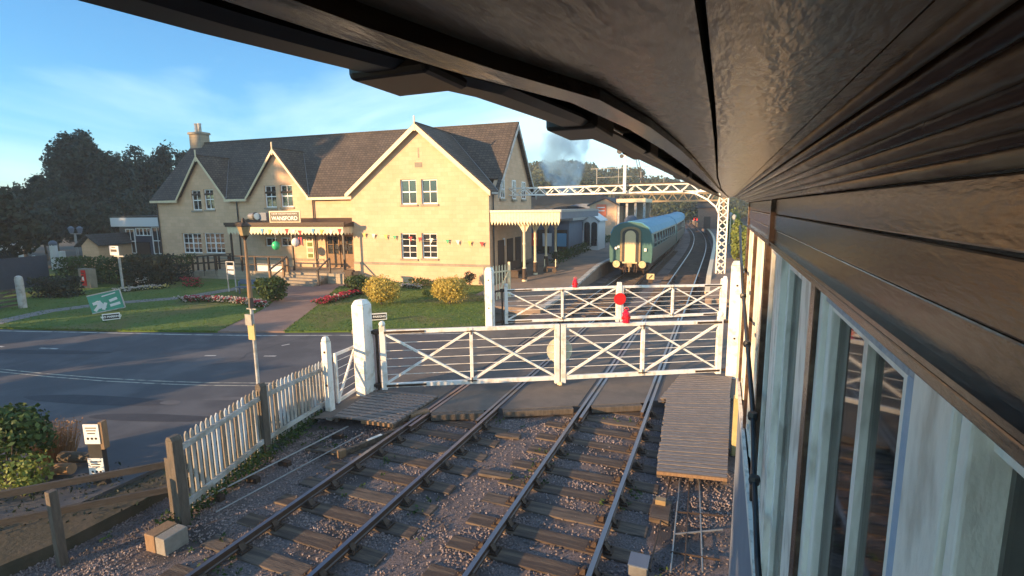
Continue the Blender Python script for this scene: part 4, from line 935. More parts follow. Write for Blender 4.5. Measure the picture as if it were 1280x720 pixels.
# station name sign standing on the canopy
SD = CD-.1
u0, u1, z0_, z1_ = rect(336, 263.5, 374.5, 278.5, SD)
t = thing('station_sign', W((u0+u1)/2, SD, z0_), 'black and white station name board standing on the entrance canopy', 'sign')
MB().hexa([W(u0, SD, z0_), W(u1, SD, z0_), W(u1, SD+.06, z0_), W(u0, SD+.06, z0_)], [W(u0, SD, z1_), W(u1, SD, z1_), W(u1, SD+.06, z1_), W(u0, SD+.06, z1_)]).build('board', M['cream'], t)
MB().hexa([W(u0+.07, SD-.012, z0_+.07), W(u1-.07, SD-.012, z0_+.07), W(u1-.07, SD, z0_+.07), W(u0+.07, SD, z0_+.07)], [W(u0+.07, SD-.012, z1_-.07), W(u1-.07, SD-.012, z1_-.07), W(u1-.07, SD, z1_-.07), W(u0+.07, SD, z1_-.07)]).build('face', M['signblack'], t)
hh = z1_-z0_
text('WANSFORD', hh*.46, W((u0+u1)/2, SD-.02, z0_+hh*.37), -FE, (0, 0, 1), M['signwhite'], 'lettering', t, .006, bold=.003, fit=(u1-u0)*.84)
text('NENE VALLEY RAILWAY', hh*.15, W((u0+u1)/2, SD-.02, z0_+hh*.76), -FE, (0, 0, 1), M['signwhite'], 'lettering', t, .004, bold=0, fit=(u1-u0)*.82)
for u_ in (u0+.2, u1-.2): MB().beam(W(u_, SD+.1, zc1+.1), W(u_, SD+.1, z1_-.1), .05, .05).build('bracket', M['black'], t)
# floodlight beside the sign
a, z_ = U(318, 270.5, SD); t = thing('floodlight', W(a, SD, z_), 'round grey floodlight on the canopy left of the name board', 'lamp')
MB().tube(W(a+.35, SD, z_), W(a-.2, SD-.1, z_), .22, .28, 14).build('housing', M['steel'], t); MB().tube(W(a-.2, SD-.1, z_), W(a-.32, SD-.12, z_), .29, .25, 14).build('rim', M['black'], t); MB().tube(W(a-.32, SD-.12, z_), W(a-.36, SD-.13, z_), .24, .2, 14).build('lens', M['signwhite'], t)
MB().hexa([W(a-1.0, SD, z_-.28), W(a-.45, SD, z_-.28), W(a-.45, SD+.3, z_-.28), W(a-1.0, SD+.3, z_-.28)], [W(a-1.0, SD, z_+.25), W(a-.45, SD, z_+.25), W(a-.45, SD+.3, z_+.25), W(a-1.0, SD+.3, z_+.25)]).build('control_box', M['bluegrey'], t)
# balloons under the canopy
for px, py, m_, lab in ((345, 307, 'balloon', 'round green balloon hanging under the entrance canopy'), (369.5, 303, 'balloon_w', 'white balloon hanging beside red ribbons under the canopy')):
    u_, z_ = U(px, py, CD-.1); c = W(u_, CD-.1, z_); t = thing('balloon', c, lab, 'balloon')
    MB().ball(c, .27, 14, 10, 1.15).build('balloon_skin', M[m_], t, smooth=True); MB().tube(c+Vector((0, 0, .3)), (c.x, c.y, zc1-.3), .006, n=4).build('string', M['signwhite'], t)
u_, z_ = U(376, 303, CD-.05); c = W(u_, CD-.05, z_); t = thing('ribbon_bunch', c, 'red and black ribbon bow hanging under the canopy', 'decoration')
for k in range(5): a_ = Vector((rnd(-.05, .05), 0, 0)); MB().beam(c+Vector((.1*k-.25, 0, .35)), c+Vector((.12*k-.3, 0, -.3+rnd(0, .2))), .08, .02).build('ribbon', M['balloon_r'] if k % 2 else M['cloth_b'], t)
# bunting across the gable front
bt = thing('bunting', W(4, -.1, 2.6), 'string of small pointed flags hanging across the lit gable wall', 'bunting')
bp = [(448, 290), (470, 293), (500, 298), (521, 301), (545, 302), (575, 302), (607, 303)]
bw = [W(*(U(x, y, -.12)[0], -.12, U(x, y, -.12)[1])) for x, y in bp]; MB().path(bw, .008, 4).build('cord', M['cream'], bt)
cols = ['bunt_y', 'bunt_w', 'bunt_y', 'bunt_g', 'bunt_r', 'bunt_r', 'bunt_w', 'bunt_g', 'bunt_w', 'bunt_y', 'bunt_r']
for k, px in enumerate((455, 467, 482, 493, 513, 525, 539, 559, 572, 587, 602)):
    py = 291+(px-448)*12/160; u_, z_ = U(px, py, -.12); c = W(u_, -.12, z_)
    MB().prism([c+FE*.14, c-FE*.14, c-Vector((0, 0, .32))+FE*rnd(-.05, .05)], FN*.006).build('flag', M[cols[k]], bt)
bt = thing('bunting', W(14, CD, 3.3), 'row of pale pink and green flags pinned along the canopy valance', 'bunting')
for k, px in enumerate((327, 337, 346, 358, 367, 374, 391, 402, 414, 424)):
    u_, z_ = U(px, 286+(k % 3), CD-.06); c = W(u_, CD-.06, z_)
    MB().prism([c+FE*.15, c-FE*.15, c-Vector((0, 0, .34))+FE*rnd(-.08, .08)], FN*.006).build('flag', M[['bunt_b', 'bunt_y', 'bunt_w', 'bunt_r', 'bunt_w', 'bunt_r'][k % 6]], bt)

# steps and landing
sp = thing('entrance_steps', W(11, -1, 0), 'broad stone steps leading up to the station doors', 'steps')
ua, ub = U(416, 345, CD)[0], U(372, 345, CD)[0]
us0, us1 = min(ua, ub)-.2, max(ua, ub)
nst = 4
for k in range(nst):
    zt_ = .70*(k+1)/(nst+1); d0 = CD-2.2+.34*k
    MB().hexa([W(us0, d0, -.2), W(us1, d0, -.2), W(us1, CD-.1, -.2), W(us0, CD-.1, -.2)], [W(us0, d0, zt_), W(us1, d0, zt_), W(us1, CD-.1-.001*k, zt_), W(us0, CD-.1-.001*k, zt_)]).build('step', M['stone_trim'], sp, bevel=.015)
ld = MB().hexa([W(uc0-.4, CD-.8, -.2), W(uc1+.4, CD-.8, -.2), W(uc1+.4, D1-.02, -.2), W(uc0-.4, D1-.02, -.2)], [W(uc0-.4, CD-.8, .70), W(uc1+.4, CD-.8, .70), W(uc1+.4, D1-.02, .70), W(uc0-.4, D1-.02, .70)]).build('landing', M['stone_dark'], sp, bevel=.01)
# wooden handrails
hr = thing('handrail', W(us1, CD-1, 0), 'brown wooden handrail on the left side of the entrance steps', 'railing')
for d_, z_ in ((CD-2.3, 0), (CD-1.1, .4), (CD-.7, .7)): MB().beam(W(us1+.15, d_, z_-.1), W(us1+.15, d_, z_+1.0), .13, .13).build('post', M['rawwood_sunside'], hr)
MB().beam(W(us1+.15, CD-2.4, 1.0), W(us1+.15, CD-.7, 1.75), .1, .09).beam(W(us1+.15, CD-2.3, .5), W(us1+.15, CD-.7, 1.2), .06, .07).build('rail', M['wood'], hr)
hr = thing('handrail', W(us0, CD-1, 0), 'brown wooden handrail on the right side of the entrance steps', 'railing')
for d_, z_ in ((CD-1.9, 0), (CD-.7, .7)): MB().beam(W(us0-.15, d_, z_-.1), W(us0-.15, d_, z_+1.0), .1, .1).build('post', M['wood'], hr)
MB().beam(W(us0-.15, CD-2.0, 1.0), W(us0-.15, CD-.7, 1.7), .09, .08).build('rail', M['wood'], hr)
hr = thing('balustrade', W(us1+2, CD-.7, .7), 'dark wooden railing with boards along the front of the entrance terrace', 'railing')
for k in range(6): u_ = us1+.5+k*1.15; MB().beam(W(u_, CD-.75, .6), W(u_, CD-.75, 1.7), .1, .1).build('post', M['iron'], hr)
MB().beam(W(us1+.3, CD-.75, 1.7), W(us1+6.4, CD-.75, 1.7), .1, .08).beam(W(us1+.3, CD-.75, 1.15), W(us1+6.4, CD-.75, 1.15), .05, .06).build('rail', M['iron'], hr)
MB().beam(W(us1+.6, CD-.7, .95), W(us1+2.9, CD-.7, .95), .02, .5).build('pale_panel', M['pale'], hr)
# ramp with plants to the left
rp = thing('access_ramp', W(20, -2, 0), 'dark wooden access ramp railings overgrown with plants left of the entrance', 'ramp')
ra = [W(uc1+.3, CD-.8, .7), W(uc1+8.0, CD-.8, .1)]
MB().hexa([W(uc1+.42, CD-.8, -.2), W(uc1+8.0, CD-.8, -.2), W(uc1+8.0, CD+.6, -.2), W(uc1+.42, CD+.6, -.2)], [W(uc1+.42, CD-.8, .68), W(uc1+8.0, CD-.8, .08), W(uc1+8.0, CD+.6, .08), W(uc1+.42, CD+.6, .68)]).build('deck', M['stone_dark'], rp)
for dd in (CD-.75, CD+.55):
    for k in range(8): u_ = uc1+.6+k*1.05; zz = .68-.6*(k*1.05)/7.6; MB().beam(W(u_, dd, zz-.4), W(u_, dd, zz+1.05), .1, .1).build('post', M['iron'], rp)
    for hz_ in (1.05, .55): MB().beam(W(uc1+.5, dd, .68+hz_), W(uc1+8.1, dd, .06+hz_), .07, .07).build('rail', M['iron'], rp)
mb = MB()
for k in range(1500): u_ = uc1+rnd(2.4, 7.5); zz = .68-.6*(u_-uc1)/7.6; leaf(mb, W(u_, CD-.8+rnd(-.35, .25), zz+rnd(.6, 1.35)), rnd(.08, .18))
tag(mb.build('climbing_plant', M['lf_mid'], loc=W(uc1+4, CD-.8, .3)), 'green climbing plant trailing along the top of the ramp railing', 'plant')
# two white notices on a frame by the ramp
c = G(291, 365, .05); t = thing('notice_stand', c, 'thin white frame holding two small notices in front of the ramp', 'sign')
zt = top(291, 327, c); f1 = FE
for s_ in (-.28, .28): MB().beam(c+FE*s_-Vector((0, 0, .1)), (c.x+FE.x*s_, c.y+FE.y*s_, zt), .05, .05).build('upright', M['aged_white'], t)
MB().beam((c.x-FE.x*.3, c.y-FE.y*.3, zt), (c.x+FE.x*.3, c.y+FE.y*.3, zt), .05, .05).build('crossbar', M['aged_white'], t)
for py in (334, 340.5): z_ = top(291, py, c); plate(Vector((c.x, c.y, z_)), .44, .22, M['pale'], 'notice', t, FN, -FE)
c = G(312, 368, .05); t = thing('bench', c, 'bluish wooden bench in front of the ramp beside the notices', 'bench')
for s_ in (-.7, .7): MB().beam(c+FE*s_, c+FE*s_+Vector((0, 0, .75)), .07, .07).build('leg', M['bluegrey'], t)
MB().beam(c-FE*.8+Vector((0, 0, .42)), c+FE*.8+Vector((0, 0, .42)), .4, .05).build('seat', M['bluegrey'], t); MB().beam(c-FE*.8+Vector((0, 0, .7))-FN*.18, c+FE*.8+Vector((0, 0, .7))-FN*.18, .04, .28).build('backrest', M['bluegrey'], t)
# garden bushes
c = G(477, 381, .06); bush(c, 2.5, 1.9, 1.6, 'round golden leaved bush on the lawn in front of the gable, left one', M['lf_gold'], 9000, .085, lobes=22)
c = G(562, 380, .06); bush(c, 2.3, 1.8, 1.62, 'round golden leaved bush on the lawn, right one near the gate post', M['lf_gold'], 9000, .085, lobes=22)
c = G(340, 377, .06); bush(c, 2.7, 1.4, 1.55, 'tall dark green leafy shrub beside the entrance path behind the lamp post', M['lf_mid'], 2600, .16)
c = G(446, 368, .06); bush(c, 2.2, 1.2, 1.2, 'green flowering shrub right of the entrance steps', M['lf_mid'], 1900, .13)
c = G(530, 357, .06); bush(c, 3.2, .5, .55, 'low green plant strip at the foot of the gable wall', M['lf_mid'], 900, .09)
c = G(587, 358, .06); bush(c, 1.2, .8, .95, 'small dark shrub at the wall behind the right golden bush', M['lf_dark'], 800, .1)
c = G(533, 371, .06); bush(c, 1.0, .5, .5, 'small bright green plant left of the right golden bush', M['lf_bright'], 500, .07)
def flowers(pts, w, n, ms, label, h=.28):
    t = thing('flower_bed', Vector((pts[0].x, pts[0].y, .06)), label, 'flower bed'); MBs = [MB() for _ in ms]; fo = MB()
    for i in range(n):
        k = rnd(0, len(pts)-1.001); a = pts[int(k)].lerp(pts[int(k)+1], k-int(k)); p = a+Vector((rnd(-w, w), rnd(-w, w)*.7, rnd(.03, h)))
        leaf(fo, p-Vector((0, 0, .05)), .13); 
        if rnd(0, 1) < .55:
            mm = MBs[min(len(ms)-1, int((noise.noise(Vector((p.x*1.3, p.y*1.3, 2)))*.9+.5+rnd(-.2, .2))*len(ms)) if True else 0)]
            for _ in range(3): leaf(mm, p+Vector((rnd(-.04, .04), rnd(-.04, .04), rnd(0, .06))), rnd(.07, .12))
    tag(fo.build('foliage', M['lf_mid'], t), kind='stuff')
    for q, m_ in zip(MBs, ms):
        if q.v: q.build('blossom', M[m_], t)
flowers([G(228, 377, .06), G(260, 377, .06), G(290, 378, .06), G(318, 381, .06), G(326, 384, .06)], .35, 1300, ['fl_red', 'fl_white', 'fl_red'], 'long bed of red and white flowers on the lawn left of the path')
flowers([G(398, 381, .06), G(420, 375, .06), G(442, 369, .06), G(452, 366, .06)], .35, 800, ['fl_red', 'fl_red', 'fl_white'], 'bed of pink and red flowers at the right of the entrance path')
flowers([G(232, 358, .06), G(250, 359, .06)], .3, 250, ['fl_red', 'fl_red'], 'small clump of dark red flowers behind the long flower bed', .6)
flowers([G(150, 365, .06), G(180, 362, .06), G(207, 360, .06)], .4, 500, ['fl_white', 'fl_white', 'fl_yellow'], 'bed of pale flowers in front of the dark hedge', .22)
flowers([G(330, 372, .06), G(352, 374, .06)], .3, 260, ['fl_yellow', 'fl_white'], 'pale yellow flowers at the foot of the tall green shrub', .3)
flowers([G(500, 359, .06), G(525, 361, .06)], .25, 220, ['fl_white', 'fl_white'], 'row of small white flowers between the two golden bushes', .25)
# stone urn / barrel by the wall
c = G(452, 356, .3); tag(MB().lathe([(.28, -.3), (.38, .0), (.42, .25), (.40, .5), (.36, .52)], c, 14).build('barrel_planter', M['stone_dark'], loc=c), 'dark rounded barrel planter right of the entrance by the gable wall', 'planter')
c = G(437, 350, .5); tag(MB().box(c.x-.25, c.x+.25, c.y-.1, c.y+.1, c.z-.4, c.z+.5).box(c.x-.35, c.x+.35, c.y-.12, c.y+.12, c.z+.5, c.z+.62).build('wooden_bench_end', M['iron'], loc=c), 'dark wooden seat end beside the station doors', 'seat')

# little name boards
def smallsign(px0, py0, px1, py1, baseline, txt, label):
    c = G((px0+px1)/2, baseline, .05); z1_ = top((px0+px1)/2, py0, c); z0_ = top((px0+px1)/2, py1, c); dist = math.hypot(c.x, c.y)
    w = ray(px1, py0).angle(ray(px0, py0))*math.sqrt(dist**2+(H-z1_)**2); u = Vector((c.y, -c.x, 0)).normalized(); n = Vector((u.y, -u.x, 0))
    t = thing('small_sign', c, label, 'sign')
    plate(Vector((c.x, c.y, (z0_+z1_)/2)), w, z1_-z0_, M['signwhite'], 'board', t, n, u, .03); plate(Vector((c.x, c.y, (z0_+z1_)/2))+n*.03, w*.9, (z1_-z0_)*.72, M['signblack'], 'face', t, n, u, .008)
    text(txt, (z1_-z0_)*.42, Vector((c.x, c.y, (z0_+z1_)/2))+n*.042, u, (0, 0, 1), M['signwhite'], 'lettering', t, .003, bold=.004)
    for s_ in (-.35, .35): MB().beam(c+u*w*s_-Vector((0, 0, .1)), Vector((c.x, c.y, z0_))+u*w*s_, .04, .04).build('leg', M['black'], t)
smallsign(128.5, 391.5, 151, 399.5, 401, 'NO PARKING', 'low black no parking board below the green banner on the lawn')
smallsign(458, 391.5, 484, 400, 402, 'NO PARKING', 'low black no parking board just right of the big left gate post')
# green banner on the lawn
TL, TR, BR, BL = [G(132, 393, .06) for _ in range(4)]
b0 = G(133, 394, .06); wv = atd
def onpl(px, py, dep): return atd(px, py, dep)
dd = math.hypot(b0.x, b0.y)
t = thing('banner', b0, 'tilted green banner board with white figures standing on the left lawn', 'banner')
q4 = [atd(108, 370.5, dd+.1), atd(149, 361.5, dd+.1), atd(156.5, 384, dd), atd(115.5, 392, dd)]
dn = Vector((b0.x, b0.y, 0)).normalized()
MB().prism(q4, dn*.04).build('panel', M['ribgreen'], t)
def onq(a, b, off=.0): p = q4[0].lerp(q4[1], a).lerp(q4[3].lerp(q4[2], a), b); return p-dn*off
MB().beam(onq(0, 0, .01), onq(1, 0, .01), .05, .04).beam(onq(0, 1, .01), onq(1, 1, .01), .05, .04).beam(onq(1, 0, .01), onq(1, 1, .01), .05, .04).build('frame', M['aged_white'], t)
for k, (a, b, c_, d_) in enumerate(((.1, .5, .35, .45), (.1, .9, .3, .6), (.3, .45, .42, .85), (.2, .75, .42, .7), (.35, .9, .48, .55), (.22, .38, .3, .75))):
    MB().beam(onq(a, b, .02), onq(c_, d_, .02), .012, .13).build('white_figure', M['pale'], t)
MB().beam(onq(.42, .18, .02), onq(.85, .12, .02), .012, .05).build('underline', M['pale'], t)
MB().beam(onq(.6, .5, .02), onq(.85, .42, .02), .012, .12).beam(onq(.58, .75, .02), onq(.9, .7, .02), .012, .12).build('pale_strip', M['pale'], t)
for f in (.1, .9): MB().beam(onq(f, 0, -.1)+dn*.0, G(132, 393, 0)+(onq(f, 1)-onq(.5, 1))+dn*.6, .05, .05).build('prop', M['wood'], t)
# post box in stone pillar
c = G(107, 360, .05); z_ = top(107, 336, c); t = thing('post_box', c, 'red wall post box set in a grey stone pillar by the hedge', 'post box')
MB().box(c.x-.55, c.x+.55, c.y, c.y+.4, -.2, z_).build('pillar', M['stone_trim'], t); MB().box(c.x-.18, c.x+.2, c.y-.06, c.y, top(107, 357, c), z_-.08).build('box_face', M['red'], t); MB().box(c.x-.08, c.x+.08, c.y-.075, c.y-.06, z_-.75, z_-.5).build('notice_plate', M['signwhite'], t)
MB().box(c.x-.15, c.x+.15, c.y-.07, c.y-.06, z_-.3, z_-.24).build('slot', M['black'], t)
# white bar-topped sign post
c = G(154, 362, .05); zt = top(152, 320, c); t = thing('sign_post', c, 'pale post with a small white sign board above a crossbar by the hedge', 'sign')
MB().beam((c.x, c.y, -.1), (c.x, c.y, zt), .1, .1).build('post', M['aged_white'], t); MB().beam((c.x-.4, c.y, zt), (c.x+.5, c.y, zt), .08, .08).build('crossbar', M['aged_white'], t)
z1_ = top(146, 307.5, c); MB().box(c.x-.75, c.x+.1, c.y-.05, c.y, zt+.05, z1_).build('board', M['pale'], t); MB().box(c.x-.6, c.x-.05, c.y-.06, c.y-.05, (zt+z1_)/2-.05, (zt+z1_)/2+.1).box(c.x-.5, c.x-.15, c.y-.06, c.y-.05, (zt+z1_)/2+.2, (zt+z1_)/2+.25).build('lettering', M['signblack'], t)
c = G(177, 357, .05); t = thing('wooden_animal', c, 'small pale wooden animal figure standing on the far lawn', 'ornament')
z_ = top(177, 345, c)
MB().box(c.x-.5, c.x+.45, c.y-.12, c.y+.12, z_-.45, z_-.1).build('torso', M['pale'], t, bevel=.06)
for dx in (-.4, .35): MB().beam((c.x+dx, c.y, 0), (c.x+dx, c.y, z_-.4), .09, .09).build('leg', M['pale'], t)
MB().box(c.x+.35, c.x+.65, c.y-.1, c.y+.1, z_-.3, z_).build('head', M['pale'], t, bevel=.04)
# hedges and shrubs on the left
def hedge(px0, px1, pyb, pyt, dep, label, m='lf_dark', n=2600, s=.16):
    a, b = G(px0, pyb, 0), G(px1, pyb, 0); h = top((px0+px1)/2, pyt, a.lerp(b, .5)); mb = MB(); d = (b-a); L = d.length; d.normalize(); q = Vector((-d.y, d.x, 0))
    for i in range(n):
        s_ = rnd(0, L); z = h*rnd(0.02, 1)*(1+.12*noise.noise(Vector((s_*.7, 3, h)))); o = rnd(-.5, .5)*dep
        p = a+d*s_+q*o; p.z = z; leaf(mb, p, s*rnd(.6, 1.4), (rvec()+(-q if q.y > 0 else q)*.6+Vector((0, 0, .5))).normalized())
    t = thing('hedge', a, label, 'hedge'); mb.build('foliage', M[m], t)
    k = MB()
    for i in range(int(L)): p = a+d*(i+.5); k.tube(p, p+Vector((0, 0, h*.7)), .04, .02, 5)
    k.build('stem', M['bark'], t)
hedge(78, 196, 355, 320, 1.4, 'long clipped dark hedge behind the post box', 'lf_mid', 3600, .2)
hedge(160, 212, 358, 318, 1.8, 'dense black green bush in front of the glazed annex', 'lf_dark', 3000, .18)
hedge(48, 98, 372, 345, 1.2, 'low dark shrub between white post and post box', 'lf_dark', 1800, .16)
hedge(206, 236, 352, 330, 1.0, 'dark shrub at the foot of the left end of the station', 'lf_dark', 1200, .16)
# double lamp and hut and fences far left
c = G(99, 345, 0); c = atd(99, 330, 62); c.z = 0; zt = atd(99, 292, 62).z; t = thing('lamp_post', c, 'distant post with twin square lanterns before the dark trees', 'street lamp')
MB().tube((c.x, c.y, 0), (c.x, c.y, zt), .12, .09).build('pole', M['steel'], t); MB().beam((c.x-.6, c.y, zt), (c.x+.9, c.y, zt), .08, .08).build('arm', M['steel'], t)
for dx in (-.5, .8): MB().lathe([(.14, 0), (.24, .4), (.27, .45), (.06, .65)], (c.x+dx, c.y, zt+.05), 6).build('lantern', M['bluegrey'], t)
# hut
c = atd(114, 320, 52); c.z = 0; e1 = Vector((c.y, -c.x, 0)).normalized(); e2 = Vector((c.x, c.y, 0)).normalized(); zE_, zA_ = atd(104, 307, 52).z, atd(114, 296.5, 52).z
hw = (atd(124.5, 307, 52)-atd(104, 307, 52)).length/2
t = thing('hut', c, 'small stone hut with grey slate roof beyond the hedge', 'hut')
dv = (e1*.85+e2*.5).normalized()*7; dv = e1*3.5+e2*4
pp = lambda s_, z: Vector((c.x+e1.x*s_, c.y+e1.y*s_, z))
MB().prism([pp(-hw, 0), pp(hw, 0), pp(hw, zE_), pp(0, zA_), pp(-hw, zE_)], dv).build('wall', M['stone'], t)
o2 = -dv.normalized()*.3
for s_ in (-1, 1):
    a = pp(0, zA_+.12)+o2; b = pp(s_*(hw+.25), zE_-.1)+o2; MB().hexa([a, b, b+dv*1.15, a+dv*1.15], [v+Vector((0, 0, .1)) for v in (a, b, b+dv*1.15, a+dv*1.15)]).build('roof', M['slate'], t)
# portable cabin far left
a, b = atd(-20, 320, 60), atd(30, 320, 60); zt = atd(10, 305, 60).z; t = thing('portable_cabin', Vector((a.x, a.y, 0)), 'pale grey flat roofed cabin at the far left edge', 'cabin')
d = (b-a); d.z = 0; a.z = b.z = 0; q = Vector((-d.y, d.x, 0)).normalized()*4
MB().hexa([a, b, b+q, a+q], [v+Vector((0, 0, zt)) for v in (a, b, b+q, a+q)]).build('body', M['pale'], t); MB().hexa([v+Vector((0, 0, zt)) for v in (a, b, b+q, a+q)], [v+Vector((0, 0, zt+.12)) for v in (a, b, b+q, a+q)]).build('roof', M['bluegrey'], t)
w0, w1 = a.lerp(b, .35), a.lerp(b, .85); nrm = -q.normalized()*.03
MB().prism([w0+Vector((0, 0, zt-1.3)), w1+Vector((0, 0, zt-1.3)), w1+Vector((0, 0, zt-.5)), w0+Vector((0, 0, zt-.5))], nrm).build('window', M['glass'], t)
# boarded fence far left
a, b = atd(-30, 360, 44), atd(62, 352, 46); a.z = b.z = 0; zt = atd(20, 322, 45).z; t = thing('boarded_fence', a, 'dark blue boarded fence at the left edge behind the white post', 'fence')
n_ = 10
for k in range(n_): p, q = a.lerp(b, k/n_), a.lerp(b, (k+.97)/n_); MB().prism([p, q, q+Vector((0, 0, zt)), p+Vector((0, 0, zt))], Vector((0, .06, 0))).build('panel', M['navy'], t)
# white post and five bar gate
c = G(29, 385, .05); zt = top(27, 346, c); t = thing('gate_post', c, 'white round topped post at the far left beside a field gate', 'gate post')
MB().tube((c.x, c.y, -.2), (c.x, c.y, zt-.1), .17, .17, 14).build('shaft', M['aged_white'], t); MB().lathe([(.17, 0), (.15, .1), (.08, .16), (.01, .18)], (c.x, c.y, zt-.1), 14).build('cap', M['aged_white'], t)
a, b = G(-30, 392, .05), G(23, 384, .05); t = thing('field_gate', a, 'brown wooden five bar gate at the far left edge', 'gate'); h = top(10, 364, b)
for f in (.15, .38, .6, .8, 1): MB().beam(a+Vector((0, 0, h*f)), b+Vector((0, 0, h*f)), .04, .09).build('bar', M['wood'], t)
for f in (0, .5, 1): p = a.lerp(b, f); MB().beam(p+Vector((0, .05, 0)), p+Vector((0, .05, h+.05)), .09, .05).build('upright', M['wood'], t)
MB().beam(a+Vector((0, -.04, .1)), b+Vector((0, -.04, h)), .04, .07).build('brace', M['wood'], t)
c = G(51, 357, .0); zt = top(51, 320, c); t = thing('bollard', c, 'black bollard with white bands and a round sign beside the boarded fence', 'bollard')
MB().tube((c.x, c.y, 0), (c.x, c.y, zt-.6), .2, .2, 12).build('shaft', M['black'], t)
for z in (zt*.35, zt*.55): MB().tube((c.x, c.y, z), (c.x, c.y, z+.18), .21, .21, 12).build('white_band', M['pale'], t)
MB().tube((c.x, c.y-.1, zt-.35), (c.x, c.y-.16, zt-.35), .42, .42, 18).build('sign_disc', M['pale'], t)
for px, lab in ((66, 'distant white bollard left of the twin lanterns'),):
    c = atd(px+2, 318, 58); c.z = 0; zt = atd(px, 305, 58).z; t = thing('bollard', c, lab, 'bollard'); MB().tube(c, (c.x, c.y, zt), .3, .28).build('shaft', M['pale'], t); MB().ball((c.x, c.y, zt), .3).build('top_knob', M['bluegrey'], t)
    MB().box(c.x+.6, c.x+1.0, c.y, c.y+.3, 0, zt-.6).build('side_post', M['pale'], t)

# glazed annex at left end
AD = D1+1.0
ax0, ax1 = UL, U(151, 300, AD)[0]; zAt = U(175, 272, AD)[1]; zAf = U(175, 283, AD)[1]
an = thing('glazed_annex', W(ax0, AD, 0), 'navy and white glazed annex with flat roof at the left end of the station', 'annex')
print('annex', ax0, ax1, zAt, zAf)
def wbox(u0, u1, d0, d1, z0_, z1_): return MB().hexa([W(u0, d0, z0_), W(u1, d0, z0_), W(u1, d1, z0_), W(u0, d1, z0_)], [W(u0, d0, z1_), W(u1, d0, z1_), W(u1, d1, z1_), W(u0, d1, z1_)])
wbox(ax0+.01, ax1, AD, AD+5, -.2, zAf).build('wall', M['navy'], an); wbox(ax0+.01, ax1+.4, AD-.4, AD+5.2, zAf, zAt).build('fascia', M['pale'], an); wbox(ax0+.01, ax1+.3, AD-.3, AD+5, zAt, zAt+.15).build('roof', M['black'], an)
for (x0, y0, x1, y1, cc, rr) in ((155.5, 286, 166.5, 317, 2, 2), (168, 285, 187, 295, 4, 1), (188, 284, 201.5, 318, 2, 2)):
    r = rect(x0, y0, x1, y1, AD-.12); window(an, r, AD-.19, cc, rr, sill=False)
wbox(U(187, 300, AD)[0], U(168, 300, AD)[0], AD-.04, AD, zAf-3.0, zAf-1.3).build('display_window', M['glass'], an)

# ---------------------------------------------------------------- platforms
def pz(y): return .25+.55*max(0, min(1, (y-29)/6))
def pl_z(y): 
    return max(.02, min(.8, .02+.23*(y-24)/5)) if y < 29 else pz(y)
pl = MB(); ys = [22.5, 24, 26, 29, 31, 33, 35, 40, 50, 60, 75, 90, 110]
v = []; f = []
for y in ys:
    xe = -7.75+dxc(y); v += [(-32, y, pl_z(y)), (xe, y, pl_z(y)), (xe, y, -.3)]
for i in range(len(ys)-1): a = i*3; f += [(a, a+1, a+4, a+3), (a+1, a+2, a+5, a+4)]
# keep clear of the lawn: start the wide part behind the station front
v = []; f = []
for y in ys:
    xe = -7.75+dxc(y); xw = -12.4 if y < 29.5 else -12.8 if y < 39 else -45
    v += [(xw, y, pl_z(y)), (xe, y, pl_z(y)), (xe, y, -.3), (xw, y, -.3)]
for i in range(len(ys)-1): a = i*4; f += [(a, a+1, a+5, a+4), (a+1, a+2, a+6, a+5), (a+3, a, a+4, a+7)]
f += [(0, 3, 2, 1)]
struct(pl.add(v, f).build('platform', M['platform']))
struct(strip('platform_edge', -7.98, -7.68, 23, 100, 0, M['aged_white'], 2, .12, zf=lambda y: pl_z(y)+.012))
pr_ = strip('platform', -.60, 4.5, 27.5, 240, 0, M['platform'], 3, 1.0, zf=lambda y: min(.8, .1+.7*(y-27.5)/4)); struct(pr_)
struct(strip('platform_edge', -.66, -.40, 28.5, 235, 0, M['cream'], 3, .12, zf=lambda y: min(.8, .1+.7*(y-27.5)/4)+.012))
# platform canopy on the station
cnX0, cnX1, cnY0, cnY1 = W(0, 0, 0).x+.05, onY(700, 270, 28.8).x, 28.8, 38.5
cz1 = onY(660, 265, 28.8).z; cz0 = onY(660, 281.5, 28.8).z
print('pcanopy', cnX0, cnX1, cz0, cz1)
pc = MB().box(cnX0, cnX1+.1, cnY0-.1, cnY1, cz1-.02, cz1+.12).build('platform_canopy', M['steel'], sb)
valance(lambda s: Vector((cnX0+s, cnY0, 0)), cnX1-cnX0, cz1-.02, cz1-cz0, .19, 'valance', pc, M['cream'], Vector((0, -.7, 0)))
MB().box(cnX1, cnX1+.07, cnY0, cnY1, cz1-.42, cz1+.05).build('side_fascia', M['bluegrey'], pc)
for i, px in enumerate((655.3, 669.5, 682, 692)):
    y = (29.3, 31.3, 33.5, 35.7)[i]; x = onY(655.3, 300, 29.3).x; z_ = pz(y)
    MB().lathe([(.16, 0), (.16, .12), (.12, .2), (.11, .75), (.13, .8), (.085, .9), (.08, 2.2), (.11, 2.3), (.085, 2.4), (.08, cz1-z_-.6)], (x, y, z_), 12).build('column', M['cream'], pc)
    k = pc.children[-1]
    for s_ in (-1, 1):
        a = Vector((x, y, cz1-1.2)); MB().prism([a, a+Vector((s_*.1, 0, 0)), a+Vector((s_*.75, 0, 1.15)), a+Vector((0, 0, 1.15))] if 1 else [], Vector((0, .08, 0))).build('bracket', M['cream'], k)
    MB().lathe([(.175, .12), (.145, .2), (.135, .78), (.14, .8)], (x, y, z_), 12).build('painted_base', M['iron'], k)
